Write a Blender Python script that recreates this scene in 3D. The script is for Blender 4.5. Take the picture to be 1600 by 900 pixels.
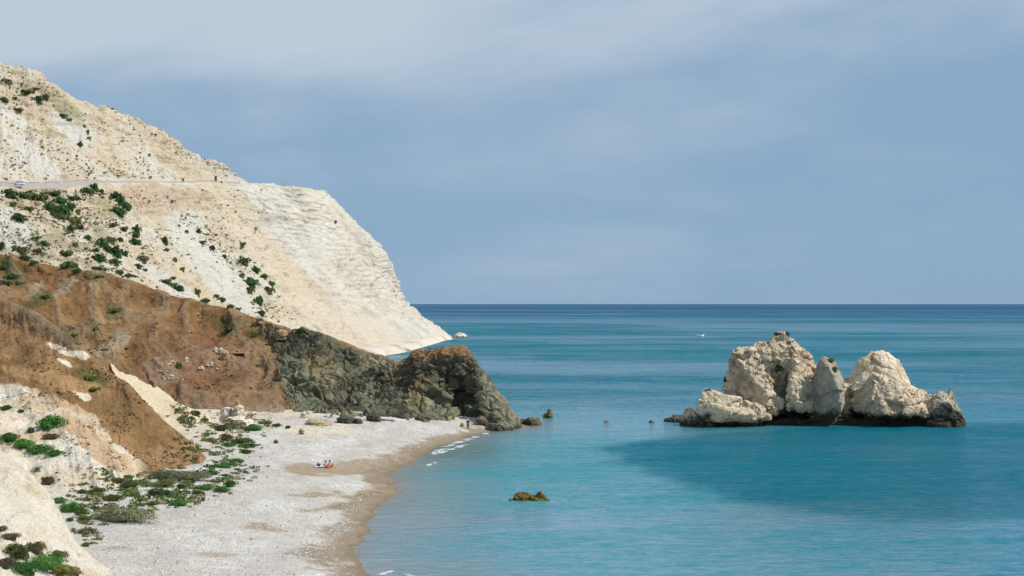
import bpy, math, random
import numpy as np
from mathutils import Vector

random.seed(7)
for o in list(bpy.data.objects):
    bpy.data.objects.remove(o)
scene = bpy.context.scene
COL = scene.collection

# ------------------------------------------------------------------ camera, sky, sun, exposure
FPX, HC = 2000.0, 22.0                      # focal length in pixels of a 1600 px wide frame, eye height above the sea
PITCH = math.atan(25.0 / FPX)
cam = bpy.data.objects.new('camera', bpy.data.cameras.new('camera'))
COL.objects.link(cam)
cam.data.sensor_width = 36.0
cam.data.lens = 36.0 * FPX / 1600.0
cam.data.clip_start = 0.5
cam.data.clip_end = 400000.0
cam.location = (0, 0, HC)
cam.rotation_euler = (math.radians(90) + PITCH, 0, 0)
scene.camera = cam

SUN_EL, SUN_AZ = math.radians(49), math.radians(101)    # azimuth clockwise from +Y (the view direction)
w = bpy.data.worlds.new('World')
scene.world = w
w.use_nodes = True
nt = w.node_tree
bg = nt.nodes['Background']
sky = nt.nodes.new('ShaderNodeTexSky')
sky.sky_type = 'NISHITA'
sky.sun_disc = False
sky.sun_elevation = SUN_EL
sky.sun_rotation = SUN_AZ
sky.air_density = 1.0
sky.dust_density = 0.3
sky.ozone_density = 3.0
tc = nt.nodes.new('ShaderNodeTexCoord')
mp = nt.nodes.new('ShaderNodeMapping')
mp.inputs['Scale'].default_value = (1.0, 1.0, 3.0)
mp.inputs['Rotation'].default_value = (0.0, 0.07, 0.3)
mp.inputs['Location'].default_value = (17.81, 9.23, 29.9)
nt.links.new(tc.outputs['Generated'], mp.inputs['Vector'])
cn = nt.nodes.new('ShaderNodeTexNoise')
cn.inputs['Scale'].default_value = 1.5
cn.inputs['Detail'].default_value = 7.0
cn.inputs['Roughness'].default_value = 0.5
cn.inputs['Distortion'].default_value = 0.3
nt.links.new(mp.outputs['Vector'], cn.inputs['Vector'])
cr = nt.nodes.new('ShaderNodeMapRange')
cr.inputs['From Min'].default_value = 0.385
cr.inputs['From Max'].default_value = 0.62
cr.inputs['To Max'].default_value = 1.0
cr.interpolation_type = 'SMOOTHSTEP'
nt.links.new(cn.outputs['Fac'], cr.inputs['Value'])
# an even thin veil of high haze over the whole sky, and soft clouds in it
veil = nt.nodes.new('ShaderNodeMixRGB')
veil.inputs['Fac'].default_value = 0.95
veil.inputs['Color2'].default_value = (2.55, 3.98, 5.7, 1)
nt.links.new(sky.outputs['Color'], veil.inputs['Color1'])
cl = nt.nodes.new('ShaderNodeMixRGB')
cl.inputs['Color2'].default_value = (5.1, 6.0, 7.0, 1)
nt.links.new(cr.outputs['Result'], cl.inputs['Fac'])
nt.links.new(veil.outputs['Color'], cl.inputs['Color1'])
nt.links.new(cl.outputs['Color'], bg.inputs['Color'])
bg.inputs['Strength'].default_value = 0.1

sun = bpy.data.objects.new('sun', bpy.data.lights.new('sun', 'SUN'))
COL.objects.link(sun)
sun.data.energy = 5.0
sun.data.angle = math.radians(0.5)
sun.data.color = (1.0, 0.93, 0.82)
SDIR = Vector((math.sin(SUN_AZ) * math.cos(SUN_EL), math.cos(SUN_AZ) * math.cos(SUN_EL), math.sin(SUN_EL)))
sun.rotation_euler = (-SDIR).to_track_quat('-Z', 'Y').to_euler()
scene.view_settings.view_transform = 'Standard'
scene.view_settings.look = 'None'
scene.view_settings.exposure = 0.0
scene.view_settings.gamma = 1.0
scene.view_settings.use_curve_mapping = False
scene.render.engine = 'CYCLES'
scene.cycles.max_bounces = 5
scene.cycles.sample_clamp_direct = 5.0
scene.cycles.sample_clamp_indirect = 3.0
scene.cycles.use_denoising = True

# ------------------------------------------------------------------ helpers: space, noise, meshes
CP, SP = math.cos(PITCH), math.sin(PITCH)
def W(u, v, D):
    a = (u - 800.0) / FPX; b = (450.0 - v) / FPX
    k = D / (CP - b * SP)
    return np.array((a * k, D, HC + (SP + b * CP) * k))
def WZ(u, v, z):
    """the point seen at (u, v) that lies at height z"""
    a = (u - 800.0) / FPX; b = (450.0 - v) / FPX
    k = (z - HC) / (SP + b * CP)
    return np.array((a * k, (CP - b * SP) * k, z))
def proj(P):
    y = P[..., 1] * CP + (P[..., 2] - HC) * SP
    z = -P[..., 1] * SP + (P[..., 2] - HC) * CP
    return 800 + FPX * P[..., 0] / y, 450 - FPX * z / y

_pr = np.random.default_rng(3)
PERM = np.concatenate([_pr.permutation(256)] * 3)
GRAD = _pr.normal(size=(256, 3)); GRAD /= np.linalg.norm(GRAD, axis=1)[:, None]
GX, GY, GZ = (np.ascontiguousarray(GRAD[:, q], np.float32) for q in range(3)); PERM = PERM.astype(np.int32)
RV = _pr.random((256, 4))
def perlin(P):
    sh = P.shape[:-1]; P = P.reshape(-1, 3)
    out = np.empty(len(P), np.float32)
    for c in range(0, len(P), 32768):                      # in pieces that stay in the cache
        Q = P[c:c+32768]
        fl = np.floor(Q); f = (Q - fl).astype(np.float32); i = fl.astype(np.int32) & 255
        fx, fy, fz = f.T.copy(); ix, iy, iz = i.T.copy()
        wx, wy, wz = (t * t * t * (t * (t * 6 - 15) + 10) for t in (fx, fy, fz))
        acc = []
        for dx in (0, 1):
            hx = PERM[ix + dx] + iy; ey = []
            for dy in (0, 1):
                hy = PERM[hx + dy] + iz
                ez = []
                for dz in (0, 1):
                    h = PERM[hy + dz]
                    ez.append(GX[h] * (fx - dx) + GY[h] * (fy - dy) + GZ[h] * (fz - dz))
                ey.append(ez[0] + wz * (ez[1] - ez[0]))
            acc.append(ey[0] + wy * (ey[1] - ey[0]))
        out[c:c+32768] = (acc[0] + wx * (acc[1] - acc[0])) * 1.7
    return out.reshape(sh)
def fbm(P, s, octv=4, seed=0, gain=0.5, ridge=False):
    P = P * np.asarray(s) + seed * 17.31
    t, a, n = 0.0, 1.0, 0.0
    for k in range(octv):
        v = perlin(P)
        t = t + a * ((1 - 2 * np.abs(v)) if ridge else v)
        n += a; a *= gain; P = P * 2.07 + 5.2
    return t / n
def worley(P, s, seed=0, facet=False):
    """cell noise; with facet the third value is the tilt of a flat facet in each cell"""
    P = P * np.asarray(s) + seed * 9.7
    sh = P.shape[:-1]; P = P.reshape(-1, 3); n = len(P)
    F1 = np.empty(n, np.float32); F2 = np.empty(n, np.float32); CI = np.empty(n, np.int32); TL = np.empty(n, np.float32)
    R0, R1, R2 = (np.ascontiguousarray(RV[:, q], np.float32) for q in range(3))
    for c in range(0, n, 32768):
        Q = P[c:c+32768]; fl = np.floor(Q); fx, fy, fz = (Q - fl).astype(np.float32).T.copy(); ix, iy, iz = fl.astype(np.int32).T.copy()
        f1 = np.full(len(Q), 9., np.float32); f2 = f1.copy(); cid = np.zeros(len(Q), np.int32); tl = f1 * 0
        for dx in (-1, 0, 1):
            hx = PERM[(ix + dx) & 255]
            for dy in (-1, 0, 1):
                hy = PERM[hx + ((iy + dy) & 255)]
                for dz in (-1, 0, 1):
                    h = PERM[hy + ((iz + dz) & 255)]
                    ax, ay, az = dx + R0[h] - fx, dy + R1[h] - fy, dz + R2[h] - fz
                    d = ax * ax + ay * ay + az * az
                    m = d < f1
                    if facet: tl = np.where(m, GX[h] * ax + GY[h] * ay + GZ[h] * az, tl)
                    f2 = np.where(m, f1, np.minimum(f2, d)); cid = np.where(m, h, cid); f1 = np.where(m, d, f1)
        F1[c:c+32768] = np.sqrt(f1); F2[c:c+32768] = np.sqrt(f2); CI[c:c+32768] = cid; TL[c:c+32768] = tl
    return F1.reshape(sh), (F2 - F1).reshape(sh), (RV[CI, 3].reshape(sh) if not facet else (RV[CI, 3].reshape(sh), TL.reshape(sh)))
def sm(a, b, x):
    t = np.clip((x - a) / (b - a), 0, 1)
    return t * t * (3 - 2 * t)
def mixc(c, d, m):
    return c * (1 - m[..., None]) + np.asarray(d) * m[..., None]
def blob(u, v, cu, cv, ru, rv, rot=0.0, soft=0.5):
    c, s = math.cos(math.radians(rot)), math.sin(math.radians(rot))
    x, y = u - cu, v - cv
    r = np.sqrt(((x * c + y * s) / ru) ** 2 + ((-x * s + y * c) / rv) ** 2)
    return 1 - sm(1 - soft, 1 + soft, r)

def mesh_np(name, V, quads=None, tris=None, col=None, smooth=True):
    me = bpy.data.meshes.new(name)
    V = np.ascontiguousarray(V.reshape(-1, 3), np.float32)
    me.vertices.add(len(V)); me.vertices.foreach_set('co', V.ravel())
    q = np.zeros((0, 4), np.int32) if quads is None else np.asarray(quads, np.int32).reshape(-1, 4)
    t = np.zeros((0, 3), np.int32) if tris is None else np.asarray(tris, np.int32).reshape(-1, 3)
    me.loops.add(q.size + t.size)
    me.loops.foreach_set('vertex_index', np.concatenate([q.ravel(), t.ravel()]))
    me.polygons.add(len(q) + len(t))
    st = np.concatenate([np.arange(len(q)) * 4, q.size + np.arange(len(t)) * 3]).astype(np.int32)
    me.polygons.foreach_set('loop_start', st)
    me.polygons.foreach_set('use_smooth', np.full(len(q) + len(t), smooth))
    me.update(calc_edges=True)
    me.validate()
    if col is not None:
        a = me.color_attributes.new('Col', 'FLOAT_COLOR', 'POINT')
        c = np.ones((len(V), 4), np.float32); c[:, :3] = np.clip(col.reshape(-1, 3) * .87, 0, 1)
        a.data.foreach_set('color', c.ravel())
    return me
def grid_quads(nr, nc, wrap=False):
    r = np.arange(nr - 1)[:, None]; c = np.arange(nc if wrap else nc - 1)[None, :]
    c1 = (c + 1) % nc
    return np.stack([r * nc + c, r * nc + c1, (r + 1) * nc + c1, (r + 1) * nc + c], -1).reshape(-1, 4)
def link(name, me, mat=None, parent=None, loc=None, rot=None, scale=None):
    o = bpy.data.objects.new(name, me); COL.objects.link(o)
    if mat is not None and me is not None and not me.materials: me.materials.append(mat)
    if parent is not None: o.parent = parent
    if loc is not None: o.location = loc
    if rot is not None: o.rotation_euler = rot
    if scale is not None: o.scale = scale
    return o
def tag(o, label=None, cat=None, group=None, kind=None):
    if label: o['label'] = label
    if cat: o['category'] = cat
    if group: o['group'] = group
    if kind: o['kind'] = kind
    return o

def hermite(P, k, x):
    """smooth interpolation of P (n, ...) at knots k, sampled at x"""
    n = len(k); m = np.zeros_like(P)
    d = (P[1:] - P[:-1]) / (k[1:] - k[:-1]).reshape((-1,) + (1,) * (P.ndim - 1))
    m[0], m[-1] = d[0], d[-1]
    h0 = (k[1:-1] - k[:-2]).reshape((-1,) + (1,) * (P.ndim - 1)); h1 = (k[2:] - k[1:-1]).reshape(h0.shape)
    w1, w2 = 2 * h1 + h0, h1 + 2 * h0                       # monotone slopes: no overshoot at crests
    same = d[:-1] * d[1:] > 1e-12
    m[1:-1] = np.where(same, (w1 + w2) / (w1 / np.where(same, d[:-1], 1) + w2 / np.where(same, d[1:], 1)), 0)
    i = np.clip(np.searchsorted(k, x, 'right') - 1, 0, n - 2)
    h = (k[i + 1] - k[i]); t = ((x - k[i]) / h)
    sh = (-1,) + (1,) * (P.ndim - 1)
    t = t.reshape(sh); h = h.reshape(sh)
    t2, t3 = t * t, t * t * t
    return (2*t3-3*t2+1)*P[i] + (t3-2*t2+t)*h*m[i] + (-2*t3+3*t2)*P[i+1] + (t3-t2)*h*m[i+1]
def loft(cols, ns, nt, wrow=None, wcol=None):
    """cols: control lines (u, v, distance) running down the slope; returns a grid of points (nt, ns, 3) and its s, t"""
    P = np.array([[W(*p) if len(p) == 3 else np.array(p[:3]) for p in c] for c in cols])      # (C, m, 3)
    uv = np.stack(proj(P), -1)
    dr = np.linalg.norm(np.diff(uv, axis=1), axis=-1).mean(0) if wrow is None else np.array(wrow, float)
    dc = np.linalg.norm(np.diff(uv, axis=0), axis=-1).mean(1) if wcol is None else np.array(wcol, float)
    kt = np.concatenate([[0], np.cumsum(np.maximum(dr, 4))]); kc = np.concatenate([[0], np.cumsum(np.maximum(dc, 4))])
    kt /= kt[-1]; kc /= kc[-1]
    t = np.linspace(0, 1, nt); s = np.linspace(0, 1, ns)
    A = hermite(np.swapaxes(P, 0, 1), kt, t)              # (nt, C, 3)
    B = hermite(np.swapaxes(A, 0, 1), kc, s)              # (ns, nt, 3)
    return np.swapaxes(B, 0, 1), s, t, kc, kt
def normals(G):
    a = np.gradient(G, axis=1); b = np.gradient(G, axis=0)
    n = np.cross(b, a); n /= np.linalg.norm(n, axis=-1, keepdims=True) + 1e-9
    return n

ZB = np.full((1000, 1760), np.inf)      # what of the terrain is seen where, to stand things on it
def dense(G, k, ax):
    if k == 1: return G
    a = np.moveaxis(G, ax, 0)
    out = [a[:-1] + (a[1:] - a[:-1]) * (j / k) for j in range(k)]
    out = np.stack(out, 1).reshape((-1,) + a.shape[1:])
    return np.moveaxis(out, 0, ax)
def zreg(G, kr=2, kcn=2):
    P = dense(dense(G, kr, 0), kcn, 1).reshape(-1, 3); P = P[P[:, 1] > 1]
    u, v = proj(P)
    m = (u > -80) & (u < 1679) & (v > -40) & (v < 959)
    P = P[m]; u = (u[m] + 80).astype(int); v = (v[m] + 40).astype(int)
    np.minimum.at(ZB, (v, u), P[:, 1])
def on(u, v):
    u0, v0 = int(u + 80), int(v + 40)
    for k in (1, 2, 4, 8, 16):
        sub = ZB[max(0, v0-k):v0+k+1, max(0, u0-k):u0+k+1]
        fin = np.isfinite(sub)
        if fin.sum() >= 4:
            return W(u, v, float(np.median(sub[fin])))
    return W(u, v, 200)

# ------------------------------------------------------------------ materials
def mat(name, rough=0.9, col=None, attr=True, fine=(), bump=(), spec=0.2, objrand=0.0):
    """fine: (scale, amount) colour grain; bump: (scale, distance) relief"""
    m = bpy.data.materials.new(name); m.use_nodes = True
    N, L = m.node_tree.nodes, m.node_tree.links
    b = N['Principled BSDF']
    b.inputs['Roughness'].default_value = rough
    b.inputs['Specular IOR Level'].default_value = spec
    g = N.new('ShaderNodeTexCoord')
    if attr:
        a = N.new('ShaderNodeVertexColor'); a.layer_name = 'Col'; c = a.outputs['Color']
    else:
        a = N.new('ShaderNodeRGB'); a.outputs[0].default_value = (*col, 1); c = a.outputs[0]
    for sc, am in fine:
        n = N.new('ShaderNodeTexNoise'); n.inputs['Scale'].default_value = sc; n.inputs['Detail'].default_value = 5; n.inputs['Roughness'].default_value = .65
        L.new(g.outputs['Object'], n.inputs['Vector'])
        r = N.new('ShaderNodeMapRange'); r.inputs['From Min'].default_value = .3; r.inputs['From Max'].default_value = .7
        r.inputs['To Min'].default_value = 1 - am; r.inputs['To Max'].default_value = 1 + am
        L.new(n.outputs['Fac'], r.inputs['Value'])
        x = N.new('ShaderNodeVectorMath'); x.operation = 'SCALE'
        L.new(c, x.inputs[0]); L.new(r.outputs['Result'], x.inputs['Scale']); c = x.outputs[0]
    if objrand:
        oi = N.new('ShaderNodeObjectInfo')
        r = N.new('ShaderNodeMapRange'); r.inputs['To Min'].default_value = 1 - objrand; r.inputs['To Max'].default_value = 1 + objrand
        L.new(oi.outputs['Random'], r.inputs['Value'])
        x = N.new('ShaderNodeVectorMath'); x.operation = 'SCALE'
        L.new(c, x.inputs[0]); L.new(r.outputs['Result'], x.inputs['Scale']); c = x.outputs[0]
    L.new(c, b.inputs['Base Color'])
    nrm = None
    for sc, dist in bump:
        n = N.new('ShaderNodeTexNoise'); n.inputs['Scale'].default_value = sc; n.inputs['Detail'].default_value = 6; n.inputs['Roughness'].default_value = .6
        L.new(g.outputs['Object'], n.inputs['Vector'])
        bp = N.new('ShaderNodeBump'); bp.inputs['Distance'].default_value = dist; bp.inputs['Strength'].default_value = 1.0
        L.new(n.outputs['Fac'], bp.inputs['Height'])
        if nrm is not None: L.new(nrm, bp.inputs['Normal'])
        nrm = bp.outputs['Normal']
    if nrm is not None: L.new(nrm, b.inputs['Normal'])
    return m
M_CHALK = mat('chalk', fine=((.5, .10), (1.6, .12)), bump=((.35, 1.2), (1.4, .35)))
M_BROWN = mat('brown_soil', fine=((1.2, .16), (5., .22)), bump=((1.0, .7), (4., .22)))
M_HEAD = mat('dark_rock', fine=((1.2, .12), (5., .12)), bump=((1.2, .18),))
M_NEAR = mat('chalk_soil', fine=((2., .10), (9., .16)), bump=((1.6, .4), (6., .14)))
M_BEACH = mat('pebble_beach', fine=((1.5, .10), (4., .22), (11., .2)), bump=((5., .18),))
M_ROCK = mat('limestone', fine=((1.5, .14), (6., .18)), bump=((1.3, .4), (5., .12)))
M_STONE = mat('stone', fine=((3., .15), (12., .15)), bump=((4., .1),), objrand=.12)
M_LEAF = mat('leaves', rough=.75, fine=((3., .15),), objrand=.32, spec=.15)
M_STEM = mat('twigs', attr=False, col=(.12, .09, .06), fine=((8., .2),))

# ------------------------------------------------------------------ chalk hill with the white headland
# control lines run: behind the hilltop, hilltop, upper slope, road cut, road edge, three down the lower slope, foot, under
H = [
 [(-300, 270, 760), (-300, 40, 600), (-300, 150, 520), (-300, 287, 436), (-300, 296, 428), (-300, 335, 412), (-295, 370, 400), (-290, 420, 385), (-285, 480, 368), (-280, 560, 350)],
 [(-90, 300, 760), (-90, 88, 605), (-90, 180, 545), (-90, 286, 480), (-90, 296, 472), (-82, 332, 455), (-74, 366, 441), (-66, 420, 420), (-60, 480, 400), (-55, 560, 380)],
 [(0, 320, 760), (0, 107, 600), (5, 190, 550), (0, 286, 497), (0, 296, 488), (10, 330, 473), (20, 362, 460), (34, 415, 440), (48, 475, 420), (60, 560, 395)],
 [(50, 330, 760), (45, 117, 604), (55, 195, 560), (60, 284, 513), (60, 294, 505), (82, 330, 490), (108, 370, 476), (135, 420, 456), (160, 475, 437), (180, 560, 410)],
 [(112, 360, 770), (110, 158, 612), (120, 215, 575), (132, 282, 538), (132, 291, 531), (165, 330, 515), (200, 374, 500), (232, 430, 476), (262, 490, 452), (285, 580, 420)],
 [(165, 375, 780), (160, 172, 622), (175, 225, 594), (200, 281, 566), (200, 288, 560), (233, 330, 544), (270, 377, 528), (310, 440, 502), (348, 510, 474), (375, 600, 440)],
 [(205, 385, 790), (193, 181, 632), (222, 228, 612), (255, 281, 594), (258, 287, 589), (292, 332, 574), (335, 385, 558), (390, 460, 530), (438, 530, 503), (465, 620, 470)],
 [(262, 400, 800), (250, 213, 645), (285, 246, 632), (312, 281, 620), (318, 286, 616), (352, 330, 604), (392, 385, 590), (452, 465, 558), (518, 540, 526), (545, 620, 495)],
 [(320, 415, 810), (296, 242, 655), (325, 260, 645), (350, 282, 638), (356, 287, 635), (392, 325, 630), (430, 380, 622), (490, 455, 598), (560, 528, 570), (600, 580, 545)],
 [(352, 335, 810), (346, 258, 660), (355, 270, 655), (370, 283, 652), (376, 287, 650), (412, 325, 652), (450, 375, 650), (520, 460, 628), (594, 549, 578), (630, 600, 550)],
 [(385, 360, 820), (385, 288, 690), (388, 287, 680), (394, 286, 672), (400, 288, 670), (436, 325, 672), (474, 372, 672), (540, 462, 650), (612, 547, 602), (645, 600, 580)],
 [(425, 365, 830), (425, 290, 715), (428, 289, 705), (432, 289, 696), (437, 291, 693), (466, 325, 696), (500, 370, 698), (568, 464, 684), (634, 542, 652), (665, 590, 625)],
 [(460, 370, 850), (460, 292, 740), (464, 291, 730), (468, 291, 722), (473, 294, 719), (502, 325, 723), (538, 370, 728), (597, 466, 730), (660, 537, 700), (690, 580, 675)],
 [(485, 372, 870), (485, 298, 770), (489, 296, 762), (493, 295, 755), (498, 298, 752), (538, 340, 757), (588, 400, 763), (620, 474, 772), (684, 531, 770), (712, 565, 745)],
 [(505, 378, 900), (505, 304, 815), (507, 301, 806), (509, 299, 798), (514, 303, 795), (560, 349, 802), (610, 406, 810), (634, 466, 818), (706, 527, 843), (738, 555, 838)],
 [(480, 400, 960), (485, 320, 890), (488, 318, 880), (490, 316, 870), (495, 318, 868), (535, 355, 876), (575, 408, 886), (602, 466, 900), (664, 524, 908), (690, 548, 912)],
 [(420, 420, 1040), (425, 345, 980), (430, 340, 972), (435, 338, 965), (440, 340, 962), (470, 362, 970), (505, 395, 980), (540, 450, 990), (600, 518, 1000), (620, 540, 1010)],
]
G, s_, t_, kc, kt = loft(H, 600, 500, wrow=[14, 60, 66, 9, 44, 60, 80, 80, 20], wcol=[40, 90, 62, 70, 70, 66, 70, 66, 60, 50, 50, 50, 48, 48, 40, 20])
S = np.broadcast_to(s_[None, :], G.shape[:2]); T = np.broadcast_to(t_[:, None], G.shape[:2])
Nn = normals(G)
U0, V0 = proj(G)
cliff = sm(kc[7] + .03, kc[8] + .045, S + .05 * fbm(G, 1/60., 3, 2))           # the steep white face
apron = sm(.80, .9, T + .05 * fbm(G, 1/30., 2, 31) - .04 * sm(kc[11], kc[14], S)) * cliff
road_m = np.exp(-((T - .5 * (kt[3] + kt[4])) / .012) ** 2) * (1 - cliff)
st = np.stack([S * 60, T * 7, np.zeros_like(S)], -1)
rills = fbm(st, 1.0, 4, 4, .6)
rills2 = fbm(st, (.35, .4, 1), 3, 5)
zz = G[..., 2] + 2.5 * fbm(G, 1/45., 2, 6) - .012 * G[..., 0]
zs = np.stack([np.zeros_like(zz) + G[..., 0] * .01, zz * .62, G[..., 1] * .004], -1)
strata = fbm(zs, 1.0, 4, 7, .7)
ledge = strata * sm(-.1, .25, fbm(G, 1/35., 3, 8) + .15)
big = fbm(G, 1/55., 4, 9)
mid = fbm(G, 1/14., 5, 10, .55)
rid = fbm(G, 1/22., 4, 11, .5, True)
cellf, celle, (cellv, cellt) = worley(G * (.7, .7, 2.6) + 4 * np.stack([mid, rills, mid * .3], -1), 1/9., 3, True)
gully = fbm(np.stack([S * 26 + .5 * big, T * 3.2, np.zeros_like(S)], -1), 1.0, 3, 14, .5, True)
step = np.tanh(3.5 * strata)
d = (1 - cliff) * (3.0 * big + .6 * rills + 1.2 * mid + 1.6 * (gully - .35) + .9 * cellt + .7 * step) + cliff * (1 - apron * .7) * (2.0 * big + 1.1 * step * sm(-.2, .2, fbm(G, 1/35., 3, 8) + .1) + 1.0 * mid - 1.0 * rid + .9 * cellt - .5 * (1 - sm(0, .12, celle)))
crags = sm(.1, .35, blob(U0, V0, 255, 312, 70, 22)) * (1.8 * strata + 1.3 * fbm(G, 1/6., 3, 13, .6, True))
d = d * (1 - .85 * road_m) + crags
G = G + Nn * d[..., None]
U0, V0 = proj(G)
U0 = U0 + 11 * fbm(G, 1/17., 3, 15); V0 = V0 + 9 * fbm(G, 1/17., 3, 16)
# colour of the ground itself
cream, tan, ochre, white, grey, olive = (.595, .535, .425), (.555, .465, .345), (.46, .365, .25), (.60, .585, .535), (.42, .40, .35), (.25, .23, .115)
n1, n2, n3 = fbm(G, 1/28., 4, 21), fbm(G, 1/6., 4, 22, .6), fbm(st, (1.2, .6, 1), 4, 23, .6)
C = np.zeros(G.shape) + cream
C = mixc(C, tan, sm(-.15, .45, n1 + .5 * n3))
C = mixc(C, ochre, .55 * sm(.1, .5, n2 + .6 * n3 - .1))
C = mixc(C, white, .7 * sm(.05, .4, -n1 + .5 * n3 - .05))
rib = np.maximum.reduce([blob(U0, V0, 335, 420, 105, 26, 47, .45), blob(U0, V0, 285, 350, 60, 24, 50, .5), blob(U0, V0, 18, 360, 40, 28, 50, .5), blob(U0, V0, 262, 440, 60, 12, 30, .5),
                         blob(U0, V0, 55, 245, 60, 14, 40, .5), blob(U0, V0, 105, 200, 45, 12, 45, .5), blob(U0, V0, 15, 180, 40, 10, 35, .5)])
C = mixc(C, white, sm(.25, .75, rib + .35 * n2) * .9)
tal = blob(U0, V0, 445, 430, 190, 20, 49, .5)
C = mixc(C, (.62, .54, .42), sm(.2, .8, tal + .3 * n3) * .6)
C = mixc(C, (.54, .42, .315), sm(.2, .8, blob(U0, V0, 250, 308, 75, 20, 4) + .5 * strata) * .8)
wc = np.zeros(G.shape) + white
wc = mixc(wc, (.58, .51, .40), sm(.0, .35, strata + .3 * n1) * .75)
wc = mixc(wc, (.52, .42, .30), sm(.15, .05, celle) * .30)
wc = mixc(wc, grey, sm(.08, .40, fbm(G, (1/40., 1/40., 1/14.), 4, 25) + .25 * n2 - .05) * .75)
wc = mixc(wc, (.60, .52, .40), sm(.3, .9, apron + .6 * n3 - .1 * cliff) * .7 * sm(kc[12], kc[10], S))
wc = mixc(wc, (.56, .47, .355), sm(.35, .85, np.maximum(blob(U0, V0, 500, 470, 120, 15, 49), blob(U0, V0, 420, 385, 60, 10, 49)) + .4 * n3) * .75)
C = mixc(C, wc, cliff)
veg = sm(.2, .5, fbm(G, 1/16., 5, 26, .6) + .22 * blob(U0, V0, 60, 165, 90, 40, 35) + .3 * blob(U0, V0, 100, 345, 120, 70, 0) - .3 * cliff)
C = mixc(C, olive, veg * .62 * (1 - sm(.3, .7, rib)))
shoal = sm(4.5, .6, G[..., 2])
C = mixc(C, (.62, .58, .50), shoal * .7)
C *= (1 + .10 * n2 + .06 * n3)[..., None]
hill = tag(link('chalk_hill', mesh_np('chalk_hill', G, grid_quads(*G.shape[:2]), col=C), M_CHALK), kind='structure')
hill['label'] = 'tall cream chalk hillside ending in a white sea cliff'
zreg(G)
Gh = G

# the road cut across it
R = [(-300, 291, 431), (-90, 291, 475), (0, 291, 491), (60, 289, 507), (132, 286.5, 533), (200, 284.5, 562), (258, 284.2, 590), (318, 284.3, 616), (358, 285.5, 634), (372, 286, 646), (382, 286.6, 655)]
RP = np.array([W(*p) for p in R]); kk = np.arange(len(R), dtype=float)
rc = hermite(RP, kk, np.linspace(0, len(R) - 1, 160))
Nh = normals(Gh)
cs = np.where(s_ < kc[9] + .012)[0]                       # the cut runs as far as the cliff-top terrace
mid_t = .5 * (kt[3] + kt[4]); half = .5 * (kt[4] - kt[3])
wd_ = np.interp(s_[cs], [0, kc[3], kc[4], kc[4] + .04, 1], [.85, .85, .95, .34, .26])
RG = []
for f in (-1, -.6, -.2, .2, .6, 1):
    tq = mid_t + f * half * wd_
    RG.append(np.stack([[np.interp(t, t_, Gh[:, c, k] + .22 * Nh[:, c, k]) for c, t in zip(cs, tq)] for k in range(3)], -1))
RG = np.array(RG)
RG = np.concatenate([RG[:1] - .8 * Nh[0:1, cs] * 0 - np.array([0, 0, .9]), RG, RG[-1:] - np.array([0, 0, .9])])
zreg(RG[1:-1], 6, 2)
M_ROAD = mat('asphalt', attr=False, col=(.30, .275, .26), fine=((.3, .12), (2., .1)))
rm = mesh_np('road', RG, grid_quads(*RG.shape[:2])); rm.materials.append(M_ROAD)
tag(link('road', rm), 'pale grey road cut along the chalk hillside', kind='structure')

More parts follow.
